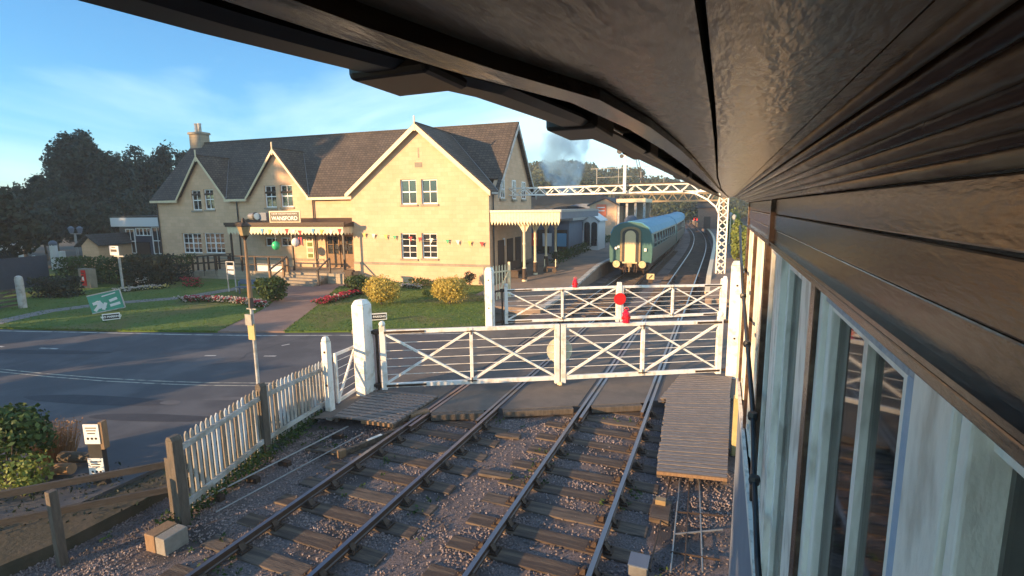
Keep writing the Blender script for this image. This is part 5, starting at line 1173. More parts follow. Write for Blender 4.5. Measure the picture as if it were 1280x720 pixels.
# wall of the station under the canopy: door and bench, wall notice
c = Vector((-11.9, 30.6, pz(30.6))); t = thing('bench', c, 'red brown wooden bench against the station wall under the platform canopy', 'bench')
for dy in (-.7, .7): MB().box(c.x-.35, c.x+.15, c.y+dy-.04, c.y+dy+.04, c.z, c.z+.45).build('leg', M['iron'], t)
MB().box(c.x-.35, c.x+.15, c.y-.85, c.y+.85, c.z+.42, c.z+.47).build('seat', M['under'], t); MB().box(c.x-.42, c.x-.36, c.y-.85, c.y+.85, c.z+.5, c.z+1.0).build('backrest', M['under'], t)
p = W(-.03, 2.6, 2.6); MB().box(p.x, p.x+.05, p.y-.15, p.y+.15, 2.3, 2.8).build('wall_notice', M['signwhite'], sb)
for k in range(3): p = W(-.03, 2+1.9*k, 0); MB().box(p.x-.03, p.x+.05, p.y-.5, p.y+.5, .4, 2.7).build('side_door', M['under'], sb)
c = Vector((-10.3, 32.2, pz(32))); t = thing('luggage_trolley', c, 'small brown wooden luggage trolley standing by a canopy column', 'trolley')
MB().box(c.x-.4, c.x+.4, c.y-.3, c.y+.3, c.z+.3, c.z+.4).build('deck', M['under'], t)
for dx in (-.3, .3):
    MB().tube((c.x+dx, c.y-.33, c.z+.16), (c.x+dx, c.y-.27, c.z+.16), .16, n=12).build('wheel', M['iron'], t)
for dx in (-.38, .38): MB().beam((c.x+dx, c.y-.28, c.z+.4), (c.x+dx, c.y-.28, c.z+.9), .05, .05).build('upright', M['cream'], t)
# little yellow picket gate beside post
a, b = G(604, 378, .02), G(637, 372, .02); za_, zb_ = top(604, 334, a), top(637, 330, b); t = thing('picket_gate', a, 'yellowed picket gate behind the left hinge post of the farther gate', 'gate')
n_ = 9
for k in range(n_):
    p = a.lerp(b, (k+.5)/n_); d = (b-a).normalized(); zt = za_+(zb_-za_)*k/n_; MB().prism([p-d*.04, p+d*.04, p+d*.04+Vector((0, 0, zt-.08)), p+Vector((0, 0, zt)), p-d*.04+Vector((0, 0, zt-.08))], Vector((0, .025, 0))).build('paling', M['cream'], t)
for f in (.25, .8): MB().beam(a+Vector((0, .05, za_*f)), b+Vector((0, .05, zb_*f)), .04, .08).build('rail', M['cream'], t)
MB().beam(b-Vector((0, 0, .1)), b+Vector((0, 0, zb_+.1)), .11, .11).build('post', M['cream'], t); MB().beam(a.lerp(b, .55)+Vector((0, -.03, .2)), b+Vector((0, -.03, zb_*.8)), .04, .08).build('brace', M['cream'], t)
# hedge along platform
a, b = Vector((-10.9, 34.8, .8)), Vector((-12.2, 60, .8)); mb = MB()
for i in range(2600): f_ = rnd(0, 1); p = a.lerp(b, f_); p += Vector((rnd(-.5, .5), 0, rnd(0, .75+.2*noise.noise(Vector((f_*30, 0, 0)))))); leaf(mb, p, rnd(.1, .22))
tag(mb.build('hedge', M['lf_mid'], loc=a), 'low dark hedge along the back of the left platform', 'hedge')

# ---------------------------------------------------------------- lattice signal gantry
GY = 33.0
zl = onY(720, 233.5, GY).z; zb_ = onY(720, 242.5, GY).z; xL = onY(638, 238, GY).x; xR = onY(905, 245, GY).x
print('gantry', xL, xR, zl, zb_)
gt = thing('signal_gantry', (xR, GY, 0), 'white lattice signal gantry spanning both tracks on a lattice column', 'signal gantry')
mb = MB(); 
for yy in (GY-.3, GY+.3):
    mb.beam((xL, yy, zl), (xR+.2, yy, zl), .09, .09).beam((xL, yy, zb_), (xR+.2, yy, zb_), .09, .09)
mb.build('chord', M['white'], gt)
n_ = 26; st_ = (xR+.2-xL)/n_
for yy in (GY-.32, GY+.32):
    mb = MB()
    for k in range(n_): a, b = (zb_, zl) if k % 2 else (zl, zb_); mb.beam((xL+st_*k, yy, a), (xL+st_*(k+1), yy, b), .035, .06)
    mb.build('lattice', M['white'], gt)
# column
cl_ = MB(); cw = .24
for sx in (-1, 1):
    for sy in (-1, 1): cl_.beam((xR+sx*cw, GY+sy*cw, -.2), (xR+sx*cw, GY+sy*cw, zl), .08, .08)
cl_.build('column', M['white'], gt)
for sy in (-1, 1):
    cl_ = MB(); z = .2
    while z < zl-.3:
        cl_.beam((xR-cw, GY+sy*(cw+.02), z), (xR+cw, GY+sy*(cw+.02), z+.42), .05, .03, up=(0, 1, 0)); cl_.beam((xR+cw, GY+sy*(cw+.02), z), (xR-cw, GY+sy*(cw+.02), z+.42), .05, .03, up=(0, 1, 0))
        z += .42
    cl_.build('lattice', M['white'], gt)
# curved knee bracket
pts = [(xR-2.3, zb_), (xR-1.6, zb_-.12), (xR-.9, zb_-.5), (xR-.4, zb_-.95), (xR-.24, zb_-1.3)]
mb = MB()
for a, b in zip(pts, pts[1:]): mb.beam((a[0], GY-.3, a[1]), (b[0], GY-.3, b[1]), .09, .09)
mb.build('knee_bracket', M['white'], gt)
mb = MB()
for q in (.25, .5, .75): a = pts[int(q*4)]; mb.beam((a[0], GY-.3, a[1]), (a[0]+.3, GY-.3, zb_), .05, .05)
mb.build('strut', M['white'], gt)
# walkway handrail and signal post above the gantry
x0s, x1s = onY(745, 230, GY).x, onY(890, 230, GY).x; zr = onY(800, 208.5, GY).z
mb = MB(); mb.beam((x0s-.4, GY+.2, zr), (x1s, GY+.2, zr), .02, .03).beam((x0s, GY+.2, (zr+zl)/2), (x1s, GY+.2, (zr+zl)/2), .015, .02)
for k in range(6): x = x0s+(x1s-x0s)*k/5; mb.beam((x, GY+.2, zl), (x, GY+.2, zr), .03, .03)
mb.build('handrail', M['steel'], gt)
MB().box(x0s+.1, x1s+.1, GY-.45, GY+.35, zl+.05, zl+.10).build('walkway', M['sleeper'], gt)
xs = onY(782.5, 230, GY).x; zs_ = onY(782.5, 193, GY).z
sg = thing('semaphore_signal', (xs, GY-.3, zl+.1), 'white semaphore signal post with black arm standing on the gantry', 'signal')
MB().beam((xs, GY-.5, zl-.5), (xs, GY-.5, zs_+.6), .17, .17).build('mast', M['white'], sg); MB().ball((xs, GY-.5, zs_+.75), .1).build('finial', M['white'], sg)
MB().beam((xs, GY-.6, zs_+.35), (xs+.75, GY-.6, zs_+.42), .03, .2).build('arm', M['black'], sg)
MB().tube((xs-.33, GY-.62, zs_+.15), (xs-.33, GY-.56, zs_+.15), .17, n=14).tube((xs-.2, GY-.62, zs_-.15), (xs-.2, GY-.56, zs_-.15), .12, n=14).build('spectacle', M['black'], sg)
MB().beam((xs+.45, GY-.5, zs_+.4), (xs+1.0, GY-.3, zl+.1), .04, .03).beam((xs+.6, GY-.5, zs_+.4), (xs+1.15, GY-.3, zl+.1), .04, .03).build('ladder', M['iron'], sg)
# footbridge-like orange girder further along
fbY = 95; xa, xb = onY(765, 250, fbY).x, onY(862, 250, fbY).x; z1_, z0_ = onY(800, 243, fbY).z, onY(800, 252, fbY).z
fb = thing('footbridge', (xa, fbY, 0), 'distant rust coloured lattice footbridge over the line behind the gantry', 'footbridge')
mb = MB().beam((xa, fbY, z1_), (xb+6, fbY, z1_), .2, .2).beam((xa, fbY, z0_), (xb+6, fbY, z0_), .3, .3).build('girder', M['gang'], fb)
mb = MB(); n_ = 22
for k in range(n_): x = xa+(xb+6-xa)*k/n_; w_ = (xb+6-xa)/n_; mb.beam((x, fbY, z0_ if k % 2 else z1_), (x+w_, fbY, z1_ if k % 2 else z0_), .06, .12)
mb.build('lattice', M['gang'], fb)
for x in (xa+.3, xb+5.5): MB().beam((x, fbY, 0), (x, fbY, z1_), .4, .4).build('leg', M['gang'], fb)

# ---------------------------------------------------------------- coaches
def coach(y0, L, label, front):
    xc = (RX[0]+RX[1])/2-.12; t = thing('railway_coach', (xc, y0, 0), label, 'railway coach', 'coaches at the left platform')
    hw, zf, zs_, zr_ = 1.45, .95, 3.2, 3.86
    prof = [(-hw*.97, zf), (-hw, 1.6), (-hw*.99, 2.4), (-hw*.93, zs_-.2)]
    roofp = [(-hw*.96, zs_-.22), (-hw*.82, zs_+.18), (-hw*.5, zs_+.48), (0, zr_-.08), (hw*.5, zs_+.48), (hw*.82, zs_+.18), (hw*.96, zs_-.22)]
    body = prof+[(-hw*.80, zs_+.14), (-hw*.49, zs_+.43), (0, zr_-.14), (hw*.49, zs_+.43), (hw*.80, zs_+.14)]+[(-a, b) for a, b in prof[::-1]]
    def xo(y): return xc+dxc(y)
    ka = xo(y0); kb = xo(y0+L)
    def loft(pr, ya, yb, name, m, par, sm=False, close=True):
        n = len(pr); v = [(ka+(kb-ka)*((ya-y0)/L)+a, ya, b) for a, b in pr]+[(ka+(kb-ka)*((yb-y0)/L)+a, yb, b) for a, b in pr]
        f = [(i, (i+1) % n, n+(i+1) % n, n+i) for i in range(n)]+[tuple(range(n))[::-1], tuple(range(n, 2*n))]
        return MB().add(v, f).build(name, m, par)
    bd = loft(body, y0, y0+.16, 'end_panel', M['green'], t) ; loft(body, y0+.16, y0+L, 'body', M['green'], t)
    rp_ = roofp+[(a*.97, b-.05) for a, b in roofp[::-1]]
    loft(rp_, y0-.03, y0+L, 'roof', M['coachroof'], t)
    for k in range(5): y = y0+L*(k+.5)/5; MB().lathe([(.16, 0), (.16, .1), (.1, .16)], (ka+(kb-ka)*(y-y0)/L-.5, y, zs_+.42), 10).build('roof_vent', M['bluegrey'], t)
    # side panel strip, lower and windows on both sides
    for s_ in (1, -1):
        for k in range(9):
            y = y0+1.2+(L-2.4)*k/9; y1_ = y+(L-2.4)/9*.66; a = ka+(kb-ka)*(y-y0)/L; b = ka+(kb-ka)*(y1_-y0)/L
            MB().hexa([(a+s_*(hw-.02), y, 2.0), (a+s_*(hw+.015), y, 2.0), (b+s_*(hw+.015), y1_, 2.0), (b+s_*(hw-.02), y1_, 2.0)], [(a+s_*(hw*.95-.02), y, 2.85), (a+s_*(hw*.95+.025), y, 2.85), (b+s_*(hw*.95+.025), y1_, 2.85), (b+s_*(hw*.95-.02), y1_, 2.85)]).build('window', M['glass'], t)
        a = ka; b = kb
        MB().hexa([(a+s_*(hw-.02), y0+.3, 1.05), (a+s_*(hw+.01), y0+.3, 1.05), (b+s_*(hw+.01), y0+L-.3, 1.05), (b+s_*(hw-.02), y0+L-.3, 1.05)], [(a+s_*(hw-.02), y0+.3, 1.93), (a+s_*(hw+.012), y0+.3, 1.93), (b+s_*(hw+.012), y0+L-.3, 1.93), (b+s_*(hw-.02), y0+L-.3, 1.93)]).build('lower_panel', M['coachside'], t)
        MB().hexa([(a+s_*(hw*.93-.02), y0+.3, 2.9), (a+s_*(hw*.94+.02), y0+.3, 2.9), (b+s_*(hw*.94+.02), y0+L-.3, 2.9), (b+s_*(hw*.93-.02), y0+L-.3, 2.9)], [(a+s_*(hw*.92-.02), y0+.3, 2.98), (a+s_*(hw*.93+.01), y0+.3, 2.98), (b+s_*(hw*.93+.01), y0+L-.3, 2.98), (b+s_*(hw*.92-.02), y0+L-.3, 2.98)]).build('cantrail', M['coachside'], t)
    # underframe and bogies
    loft([(-1.15, .6), (1.15, .6), (1.15, .95), (-1.15, .95)], y0+.1, y0+L-.1, 'underframe', M['under'], t)
    for yb in (y0+2.6, y0+L-2.6):
        bo = MB().box(xo(yb)-1.05, xo(yb)+1.05, yb-1.7, yb+1.7, .35, .62).build('bogie', M['under'], t)
        for dy in (-1.25, 1.25):
            for s_ in (-.755, .755): MB().tube((xo(yb)+s_-.06, yb+dy, .46), (xo(yb)+s_+.06, yb+dy, .46), .45, n=18).build('wheel', M['iron'], bo)
    if front:
        # gangway
        arch = lambda w, z0_, z1_: [(-w, z0_), (-w, z1_-.35)]+[(-w*math.cos(q), z1_-.35+.35*math.sin(q)) for q in [PI*i/8 for i in range(1, 8)]]+[(w, z1_-.35), (w, z0_)]
        def ap(w, z0_, z1_, y, dy, name, m): return MB().prism([(xc+a, y, b) for a, b in arch(w, z0_, z1_)], (0, dy, 0)).build(name, m, t)
        ap(.68, .98, 3.42, y0, -.14, 'gangway_frame', M['gang']); ap(.55, 1.0, 3.28, y0-.14, -.02, 'gangway_inner', M['black']); ap(.36, 1.02, 3.16, y0-.16, -.03, 'end_board', M['door_cream'])
        MB().beam((xc-.5, y0-.24, .98), (xc+.5, y0-.24, .98), .1, .1).build('sill_plate', M['buff'], t)
        for s_ in (-.87, .87):
            bf = MB().tube((xc+s_, y0, .98-.1), (xc+s_, y0-.42, .98-.1), .12, .10, 12).build('buffer', M['under'], t); MB().tube((xc+s_, y0-.42, .88), (xc+s_, y0-.47, .88), .25, .24, 18).build('buffer_head', M['buff'], bf)
        MB().box(xc-1.2, xc+1.2, y0-.1, y0+.05, .62, .98).build('buffer_beam', M['under'], t)
        MB().tube((xc, y0-.1, .8), (xc, y0-.4, .74), .05).tube((xc, y0-.4, .78), (xc, y0-.42, .35), .045).box(xc-.16, xc+.16, y0-.4, y0-.1, .7, .92).build('coupling', M['gang'], t)
        for dx in (-.45, -.3, .33, .5): MB().path([(xc+dx, y0-.1, .85), (xc+dx, y0-.24, .6), (xc+dx*.9, y0-.2, .32)], .035).build('brake_hose', M['under'], t)
        MB().box(xc-1.0, xc-.92, y0-.03, y0-.005, 1.5, 3.1).build('end_step', M['green'], t)
        MB().tube((xc-.98, y0-.16, 1.95), (xc-.98, y0-.02, 1.95), .09, n=10).box(xc-.9, xc-.75, y0-.05, y0, 1.95, 2.1).build('tail_lamp', M['signwhite'], t)
        MB().box(xc+.93, xc+1.08, y0-.12, y0, 1.75, 1.95).build('lamp_bracket', M['signwhite'], t)
    return t
coach(35.5, 20, 'green end railway coach nearest the crossing, with a cream gangway door', True)
coach(56.2, 20, 'second coach coupled behind the nearest green railway coach', False)
coach(76.9, 20, 'farthest coach of the train at the left platform', False)
# yellow lamp box on the ground
c = G(813, 351, -.05); t = thing('ground_signal', c, 'small yellow ground signal disc beside the coach', 'ground signal')
MB().box(c.x-.14, c.x+.14, c.y, c.y+.3, -.2, .12).build('base', M['iron'], t); MB().box(c.x-.24, c.x+.24, c.y-.05, c.y, .05, .42).build('face', M['buff'], t); MB().beam((c.x-.1, c.y-.07, .1), (c.x+.12, c.y-.07, .34), .02, .06).build('bar', M['signblack'], t)

# ---------------------------------------------------------------- far station buildings
t = thing('stone_shed', onY(760, 270, 72), 'pale stone building with an orange poster behind the train', 'building'); t.location.z = 0; t['_w'] = tuple(t.location)
Y2 = 72; xa, xb = onY(737, 260, Y2).x, onY(771, 260, Y2).x; za_ = onY(737, 257, Y2).z; zt = onY(752, 248.5, Y2).z
MB().prism([(xa, Y2, 0), (xb, Y2, 0), (xb, Y2, za_), ((xa+xb)/2+.3, Y2, zt), (xa, Y2, za_)], (0, 8, 0)).build('wall', M['stone'], t)
for a, b in ((xa-.3, (xa+xb)/2+.3), (xb+.3, (xa+xb)/2+.3)): MB().hexa([(a, Y2-.3, za_-.1), (b, Y2-.3, zt+.05), (b, Y2+8.3, zt+.05), (a, Y2+8.3, za_-.1)], [(a, Y2-.3, za_+.1), (b, Y2-.3, zt+.25), (b, Y2+8.3, zt+.25), (a, Y2+8.3, za_+.1)]).build('roof', M['slate'], t)
p, q = onY(745.5, 255.5, Y2-.1), onY(757.5, 270.5, Y2-.1); MB().box(p.x, q.x, Y2-.1, Y2-.02, q.z, p.z).build('poster', M['orange'], t)
for k in range(2): MB().box(p.x+.15, q.x-.2, Y2-.12, Y2-.1, p.z-.5-.45*k, p.z-.38-.45*k).build('poster_stripe', M['signwhite'], t)
xw = onY(752, 262, Y2).x
t = thing('goods_shelter', (xb+2, Y2, 0), 'cream roofed shelter with dark open front beyond the train', 'shelter')
xc_, xd_ = xb+.02, onY(807, 260, Y2).x; zt = onY(790, 253, Y2).z
MB().box(xc_, xd_, Y2-.5, Y2+7, zt-.0, zt+.5).build('roof', M['cream'], t); MB().box(xc_, xd_, Y2+5, Y2+5.3, 0, zt).build('back_wall', M['stone_dark'], t)
for k in range(4): x = xc_+.2+(xd_-xc_-.4)*k/3; MB().box(x-.15, x+.15, Y2, Y2+.3, 0, zt).build('post', M['aged_white'], t)
MB().tube((xc_+2, Y2-.1, 2.6), (xc_+2, Y2-.05, 2.6), 1.0, n=20).build('wheel_emblem', M['bluegrey'], t)
Y3 = 41.5
t = thing('flat_roofed_block', (-14, Y3, 0), 'long grey flat roofed block behind the platform canopy', 'building')
xa, xb = onY(640, 270, Y3).x, onY(716, 270, Y3).x; zt, zm = onY(720, 262.5, Y3).z, onY(720, 276, Y3).z
MB().box(xa, xb, Y3, Y3+5, zm, zt).build('fascia', M['steel'], t); MB().box(xa, xb-.4, Y3+.3, Y3+4.8, 0, zm).build('wall', M['bluegrey'], t)
for k in range(4): x = xb-1.1-k*1.6; MB().box(x-.55, x+.55, Y3+.24, Y3+.3, .9, 2.9).build('window', M['glass'], t)
for k, (m_, x) in enumerate((('bunt_b', -1.0), ('pale', -2.3), ('bunt_r', -3.6), ('pale', -5))): MB().box(xb+x-.4, xb+x+.4, Y3+.18, Y3+.235, 1.5, 2.6).build('poster', M[m_], t)
# white arched summerhouse
Y4 = 47; xa, xb = onY(729, 285, Y4).x, onY(748, 285, Y4).x; z0_, z1_, z2_ = pz(47), onY(738, 277, Y4).z, onY(745, 268, Y4).z
t = thing('summerhouse', ((xa+xb)/2, Y4, z0_), 'white summerhouse with arched windows beside the platform hedge', 'summerhouse')
MB().prism([(xa, Y4, z0_), (xb, Y4, z0_), (xb, Y4, z1_), ((xa+xb)/2, Y4, z2_), (xa, Y4, z1_)], (0, 3, 0)).build('wall', M['pale'], t)
for a, b in ((xa-.2, (xa+xb)/2), (xb+.2, (xa+xb)/2)): MB().hexa([(a, Y4-.2, z1_), (b, Y4-.2, z2_), (b, Y4+3.2, z2_), (a, Y4+3.2, z1_)], [(a, Y4-.2, z1_+.12), (b, Y4-.2, z2_+.12), (b, Y4+3.2, z2_+.12), (a, Y4+3.2, z1_+.12)]).build('roof', M['pale'], t)
cxx = (xa+xb)/2
for s_ in (-.33, .33):
    w_ = .27; cc = cxx+s_; pts = [(cc-w_, Y4-.02, z0_+.4), (cc+w_, Y4-.02, z0_+.4), (cc+w_, Y4-.02, z1_-.3)]+[(cc+w_*math.cos(q), Y4-.02, z1_-.3+w_*math.sin(q)) for q in [PI*i/6 for i in range(1, 6)]]+[(cc-w_, Y4-.02, z1_-.3)]
    MB().prism(pts, (0, -.03, 0)).build('arched_window', M['glass'], t)
# market tents / stock behind, low coloured clutter
for k, (px, py, w_, h_, m_, lab) in enumerate(((712, 259, 3.4, 2.6, 'under', 'rusty brown tarpaulin covered wagon behind the flat roofed block'), (728, 256, 2.6, 3.2, 'bluegrey', 'dark grey parked wagon right of the rusty wagon'), (697, 262, 3.0, 2.4, 'pale', 'pale covered wagon left of the rusty wagon'))):
    c = onY(px, py, 85); t = thing('goods_wagon', (c.x, 85, 0), lab, 'wagon', 'wagons behind the station')
    MB().box(c.x-w_, c.x+w_, 85, 91, .9, c.z-.6).build('body', M[m_], t, bevel=.05)
    pts = [(c.x-w_*math.cos(q), 84.9, c.z-.6+.8*math.sin(q)) for q in [PI*i/8 for i in range(9)]]; MB().prism(pts, (0, 6.2, 0)).build('roof', M[m_], t)
    for dx in (-w_*.7, w_*.7): MB().tube((c.x+dx-.1, 86, .5), (c.x+dx+.1, 86, .5), .5, n=14).build('wheel', M['iron'], t)

# right platform: fence, sheds, people
a0 = 30
t = thing('platform_fence', (1.3, a0, .8), 'brown wooden fence along the back of the right platform', 'fence')
y = 36
while y < 110:
    x = 1.55+dxc(y); MB().beam((x, y, .7), (x, y, 2.5), .12, .12).build('post', M['wood'], t); 
    if y < 106: x2 = 1.55+dxc(y+4); MB().prism([(x, y, .8), (x2, y+4, .8), (x2, y+4, 2.25), (x, y, 2.25)], (.04, 0, 0)).build('boarding', M['rawwood_sunside'], t)
    y += 4
for k, (px, py, yy, m_, lab) in enumerate(((873, 267, 150, 'red', 'bright red kiosk at the far end of the right platform'), (881, 266, 155, 'bluegrey', 'blue grey kiosk behind the red one on the right platform'))):
    c = onY(px, py, yy); t = thing('kiosk', (c.x, yy, .8), lab, 'kiosk')
    MB().box(c.x-1.2, c.x+1.2, yy, yy+2, .8, c.z+.35).build('body', M[m_], t); MB().hexa([(c.x-1.4, yy-.2, c.z+.35), (c.x+1.4, yy-.2, c.z+.35), (c.x+1.4, yy+2.2, c.z+.35), (c.x-1.4, yy+2.2, c.z+.35)], [(c.x-.4, yy+.6, c.z+.7), (c.x+.4, yy+.6, c.z+.7), (c.x+.4, yy+1.4, c.z+.7), (c.x-.4, yy+1.4, c.z+.7)]).build('roof', M['under'], t); MB().box(c.x-.7, c.x+.7, yy-.03, yy, 1.7, c.z+.1).build('window', M['glass'], t)
t = thing('station_shelter', (1.0, 100, .8), 'brown brick waiting shelter at the bend of the right platform', 'shelter')
xq = 2+dxc(96); MB().box(xq-4.2, xq-1.0, 96, 102, .8, 4.4).build('wall', M['brick'], t); MB().hexa([(xq-4.6, 95.6, 4.4), (xq-.6, 95.6, 4.4), (xq-.6, 102.4, 4.4), (xq-4.6, 102.4, 4.4)], [(xq-4.2, 96, 5.6), (xq-1, 96, 5.6), (xq-1, 102, 5.6), (xq-4.2, 102, 5.6)]).build('roof', M['slate'], t); MB().box(xq-3.2, xq-2.1, 95.95, 96, .8, 2.9).build('door', M['under'], t)

def person(name_label, base, h, top_m, leg_m, face=0):
    base = Vector(base); s = h/1.72
    me = bpy.data.meshes.new('person_body')
    J = [((0, 0, .95), .14), ((0, 0, 1.15), .13), ((0, 0, 1.38), .15), ((0, 0, 1.50), .055), ((0, -.01, 1.60), .095), ((0, 0, 1.68), .08),
         ((.18, 0, 1.40), .06), ((.23, .02, 1.12), .045), ((.22, -.08, .88), .035), ((.22, -.10, .80), .035), ((-.18, 0, 1.40), .06), ((-.24, .02, 1.12), .045), ((-.22, -.08, .88), .035), ((-.22, -.10, .80), .035),
         ((.09, 0, .88), .095), ((.10, -.02, .48), .062), ((.10, .02, .08), .042), ((.10, -.12, .04), .038), ((-.09, 0, .88), .095), ((-.10, .04, .48), .062), ((-.10, .06, .08), .042), ((-.10, -.07, .04), .038)]
    E_ = [(0, 1), (1, 2), (2, 3), (3, 4), (4, 5), (2, 6), (6, 7), (7, 8), (8, 9), (2, 10), (10, 11), (11, 12), (12, 13), (0, 14), (14, 15), (15, 16), (16, 17), (0, 18), (18, 19), (19, 20), (20, 21)]
    me.from_pydata([Vector(j[0])*s for j in J], E_, []); o = bpy.data.objects.new('person', me); COL.objects.link(o)
    sk = o.modifiers.new('skin', 'SKIN'); 
    for i, j in enumerate(J): me.skin_vertices[0].data[i].radius = (j[1]*s, j[1]*s)
    me.skin_vertices[0].data[0].use_root = True
    o.modifiers.new('sub', 'SUBSURF').levels = 1; o.modifiers[-1].render_levels = 1
    bpy.context.view_layer.update()
    m2 = bpy.data.meshes.new_from_object(o.evaluated_get(bpy.context.evaluated_depsgraph_get())); bpy.data.objects.remove(o)
    for m_ in ('skin', top_m, leg_m): m2.materials.append(M[m_])
    for p in m2.polygons:
        z = p.center.z/s; x = abs(p.center.x)/s
        p.material_index = 0 if z > 1.47 or (x > .15 and z < .92 and z > .7 and x > .19) else (1 if z > .9 else 2); p.use_smooth = True
    o = bpy.data.objects.new('person', m2); COL.objects.link(o); o.location = base; o.rotation_euler = (0, 0, face); tag(o, name_label, 'person')
    hb = MB(); hb.ball((0, .015*s, 1.66*s), .105*s, 12, 8, 1.0); hh = hb.build('hair', M['signblack'], None, smooth=True); hh.parent = o
    hh.location = (0, .01, .015)
    return o
c = G(878, 285.5, .8); person('person in a red top standing on the right platform near the kiosks', (c.x+.2, c.y*1.0, .8), 1.7, 'cloth_r', 'cloth_r', .3)
c = G(640, 345, .3); 

# ---------------------------------------------------------------- vegetation in the distance
spec = [(112, 141, 92, 88, 1), (70, 205, 60, 80, 0), (150, 178, 60, 84, 0), (182, 174, 66, 92, 0), (214, 166, 60, 92, 0), (240, 178, 50, 95, 0), (285, 172, 60, 100, 0), (30, 226, 62, 80, 0), (-12, 215, 70, 85, 0),
        (95, 235, 70, 74, 0), (175, 235, 80, 78, 0), (10, 255, 60, 66, 0), (135, 245, 60, 68, 0), (55, 248, 60, 70, 0), (210, 228, 60, 82, 0)]
desc = ['tall broad dark tree standing highest left of the station', 'rounded dark tree left of the tallest tree', 'dark tree just right of the tallest tree', 'dark tree midway between tallest tree and chimney', 'dark tree left of the station chimney', 'dark tree directly behind the station chimney', 'dark tree whose top shows right of the station chimney', 'low crowned dark tree near the left edge', 'dark tree cut by the left edge of the view', 'lower dark tree in front of the tallest tree', 'lower bushy tree above the glazed annex', 'lower dark tree above the pale cabin', 'lower dark tree above the stone hut', 'lower dark tree behind the boarded fence', 'lower dark tree beside the left end of the station']
for (px, py, wpx, dist, big), lab in zip(spec, desc):
    b = atd(px, 300, dist); b.z = 0; h = atd(px, py, dist).z; w = (atd(px+wpx/2, 250, dist)-atd(px-wpx/2, 250, dist)).length
    tree(b, h, w*1.15, lab, M['lf_dark'], 9000 if not big else 15000, .44, .12, 'dark trees left of the station', lobes=16)
# shade trees standing outside the picture, left and behind
sd = Vector((math.sin(R(35)), math.cos(R(35)), 0))   # horizontal direction the light travels
vperp = Vector((math.cos(R(35)), -math.sin(R(35)), 0))
def sv(s, t_): return vperp*s+sd*t_
k = 0
for s_, t_, h, w in ((-47, -50, 31, 15), (-59, -56, 33, 17), (-72, -60, 34, 18), (-86, -62, 34, 18), (-100, -64, 34, 18)):
    p = sv(s_, t_); tree((p.x, p.y, 0), h, w, 'tall shade tree far behind the camera to the left, %s in the row' % ('first', 'second', 'third', 'fourth', 'fifth')[k], M['lf_dark'], 7000, 1.5, .06, 'shade trees outside the view', lobes=20); k += 1
for i, (s_, t_, h, w) in enumerate(((1.2, -20, 11, 10.5),)):
    p = sv(s_, t_); tree((p.x, p.y, 0), h, w, 'leafy shade tree behind the signal box, %s' % ('the nearer one', 'the farther one')[i], M['lf_dark'], 9000, .7, .02, 'shade trees outside the view', lobes=18)
for i, (s_, t_, h, w) in enumerate(((-17.5, -12, 3.0, 5.5), (-22.5, -12, 3.0, 6), (-27.5, -12.5, 3.4, 6), (-33, -14, 4.9, 7), (-38.5, -14, 5.0, 7), (-44, -13, 6.0, 8), (-51, -12, 7.5, 9))):
    p = sv(s_, t_); tree((p.x, p.y, 0), h, w, 'low bushy tree outside the view left of the road, %s counted from the line' % ('first', 'second', 'third', 'fourth', 'fifth', 'sixth', 'seventh')[i], M['lf_dark'], 3600, .4, .0, 'shade trees outside the view', lobes=14)
# wooded hill on the right
def ridge(px):
    P_ = [(600, 211), (640, 208), (662, 204), (697, 200), (719, 199), (744, 204), (760, 210), (780, 207), (794, 208), (811, 217), (828, 216), (850, 226), (880, 232), (905, 236), (930, 240), (990, 244)]
    for (a, b), (c_, d_) in zip(P_, P_[1:]):
        if a <= px <= c_: return b+(d_-b)*(px-a)/(c_-a)
    return 214
hm = MB(); v = []; f = []; xs_ = [560+12*i for i in range(38)]; ds = [150, 190, 230, 280, 360]
for j, dst in enumerate(ds):
    for px in xs_:
        top_ = atd(px, ridge(px)+6, 230).z; z = [0, top_*.55, top_*.9, top_*.95, 0][j]; p = atd(px, 250, dst); v.append((p.x, p.y, z-.5))
n_ = len(xs_)
for j in range(len(ds)-1):
    for i in range(n_-1): a = j*n_+i; f.append((a, a+1, a+n_+1, a+n_))
struct(hm.add(v, f).build('hill', M['field'], smooth=True))
mb = MB()
for i in range(560):
    px = rnd(590, 985); dst = rnd(160, 236); k = (dst-150)/80; top_ = atd(px, ridge(px), 230).z; p = atd(px, 250, dst); zc = top_*(.45+.52*k)-2.4+rnd(-1, .4) if dst < 225 else top_-2.6+rnd(-.8, .5)
    r = rnd(2.2, 4.2)
    for q in range(75): d = rvec(); d.z = abs(d.z)*.9-.25; leaf(mb, Vector((p.x, p.y, zc))+d*r*rnd(.8, 1.05), rnd(.7, 1.5), (d+rvec()*.6).normalized(), .8)
tag(mb.build('woodland', M['lf_hill']), 'wooded hillside rising beyond the station and gantry', 'woodland', kind='stuff')
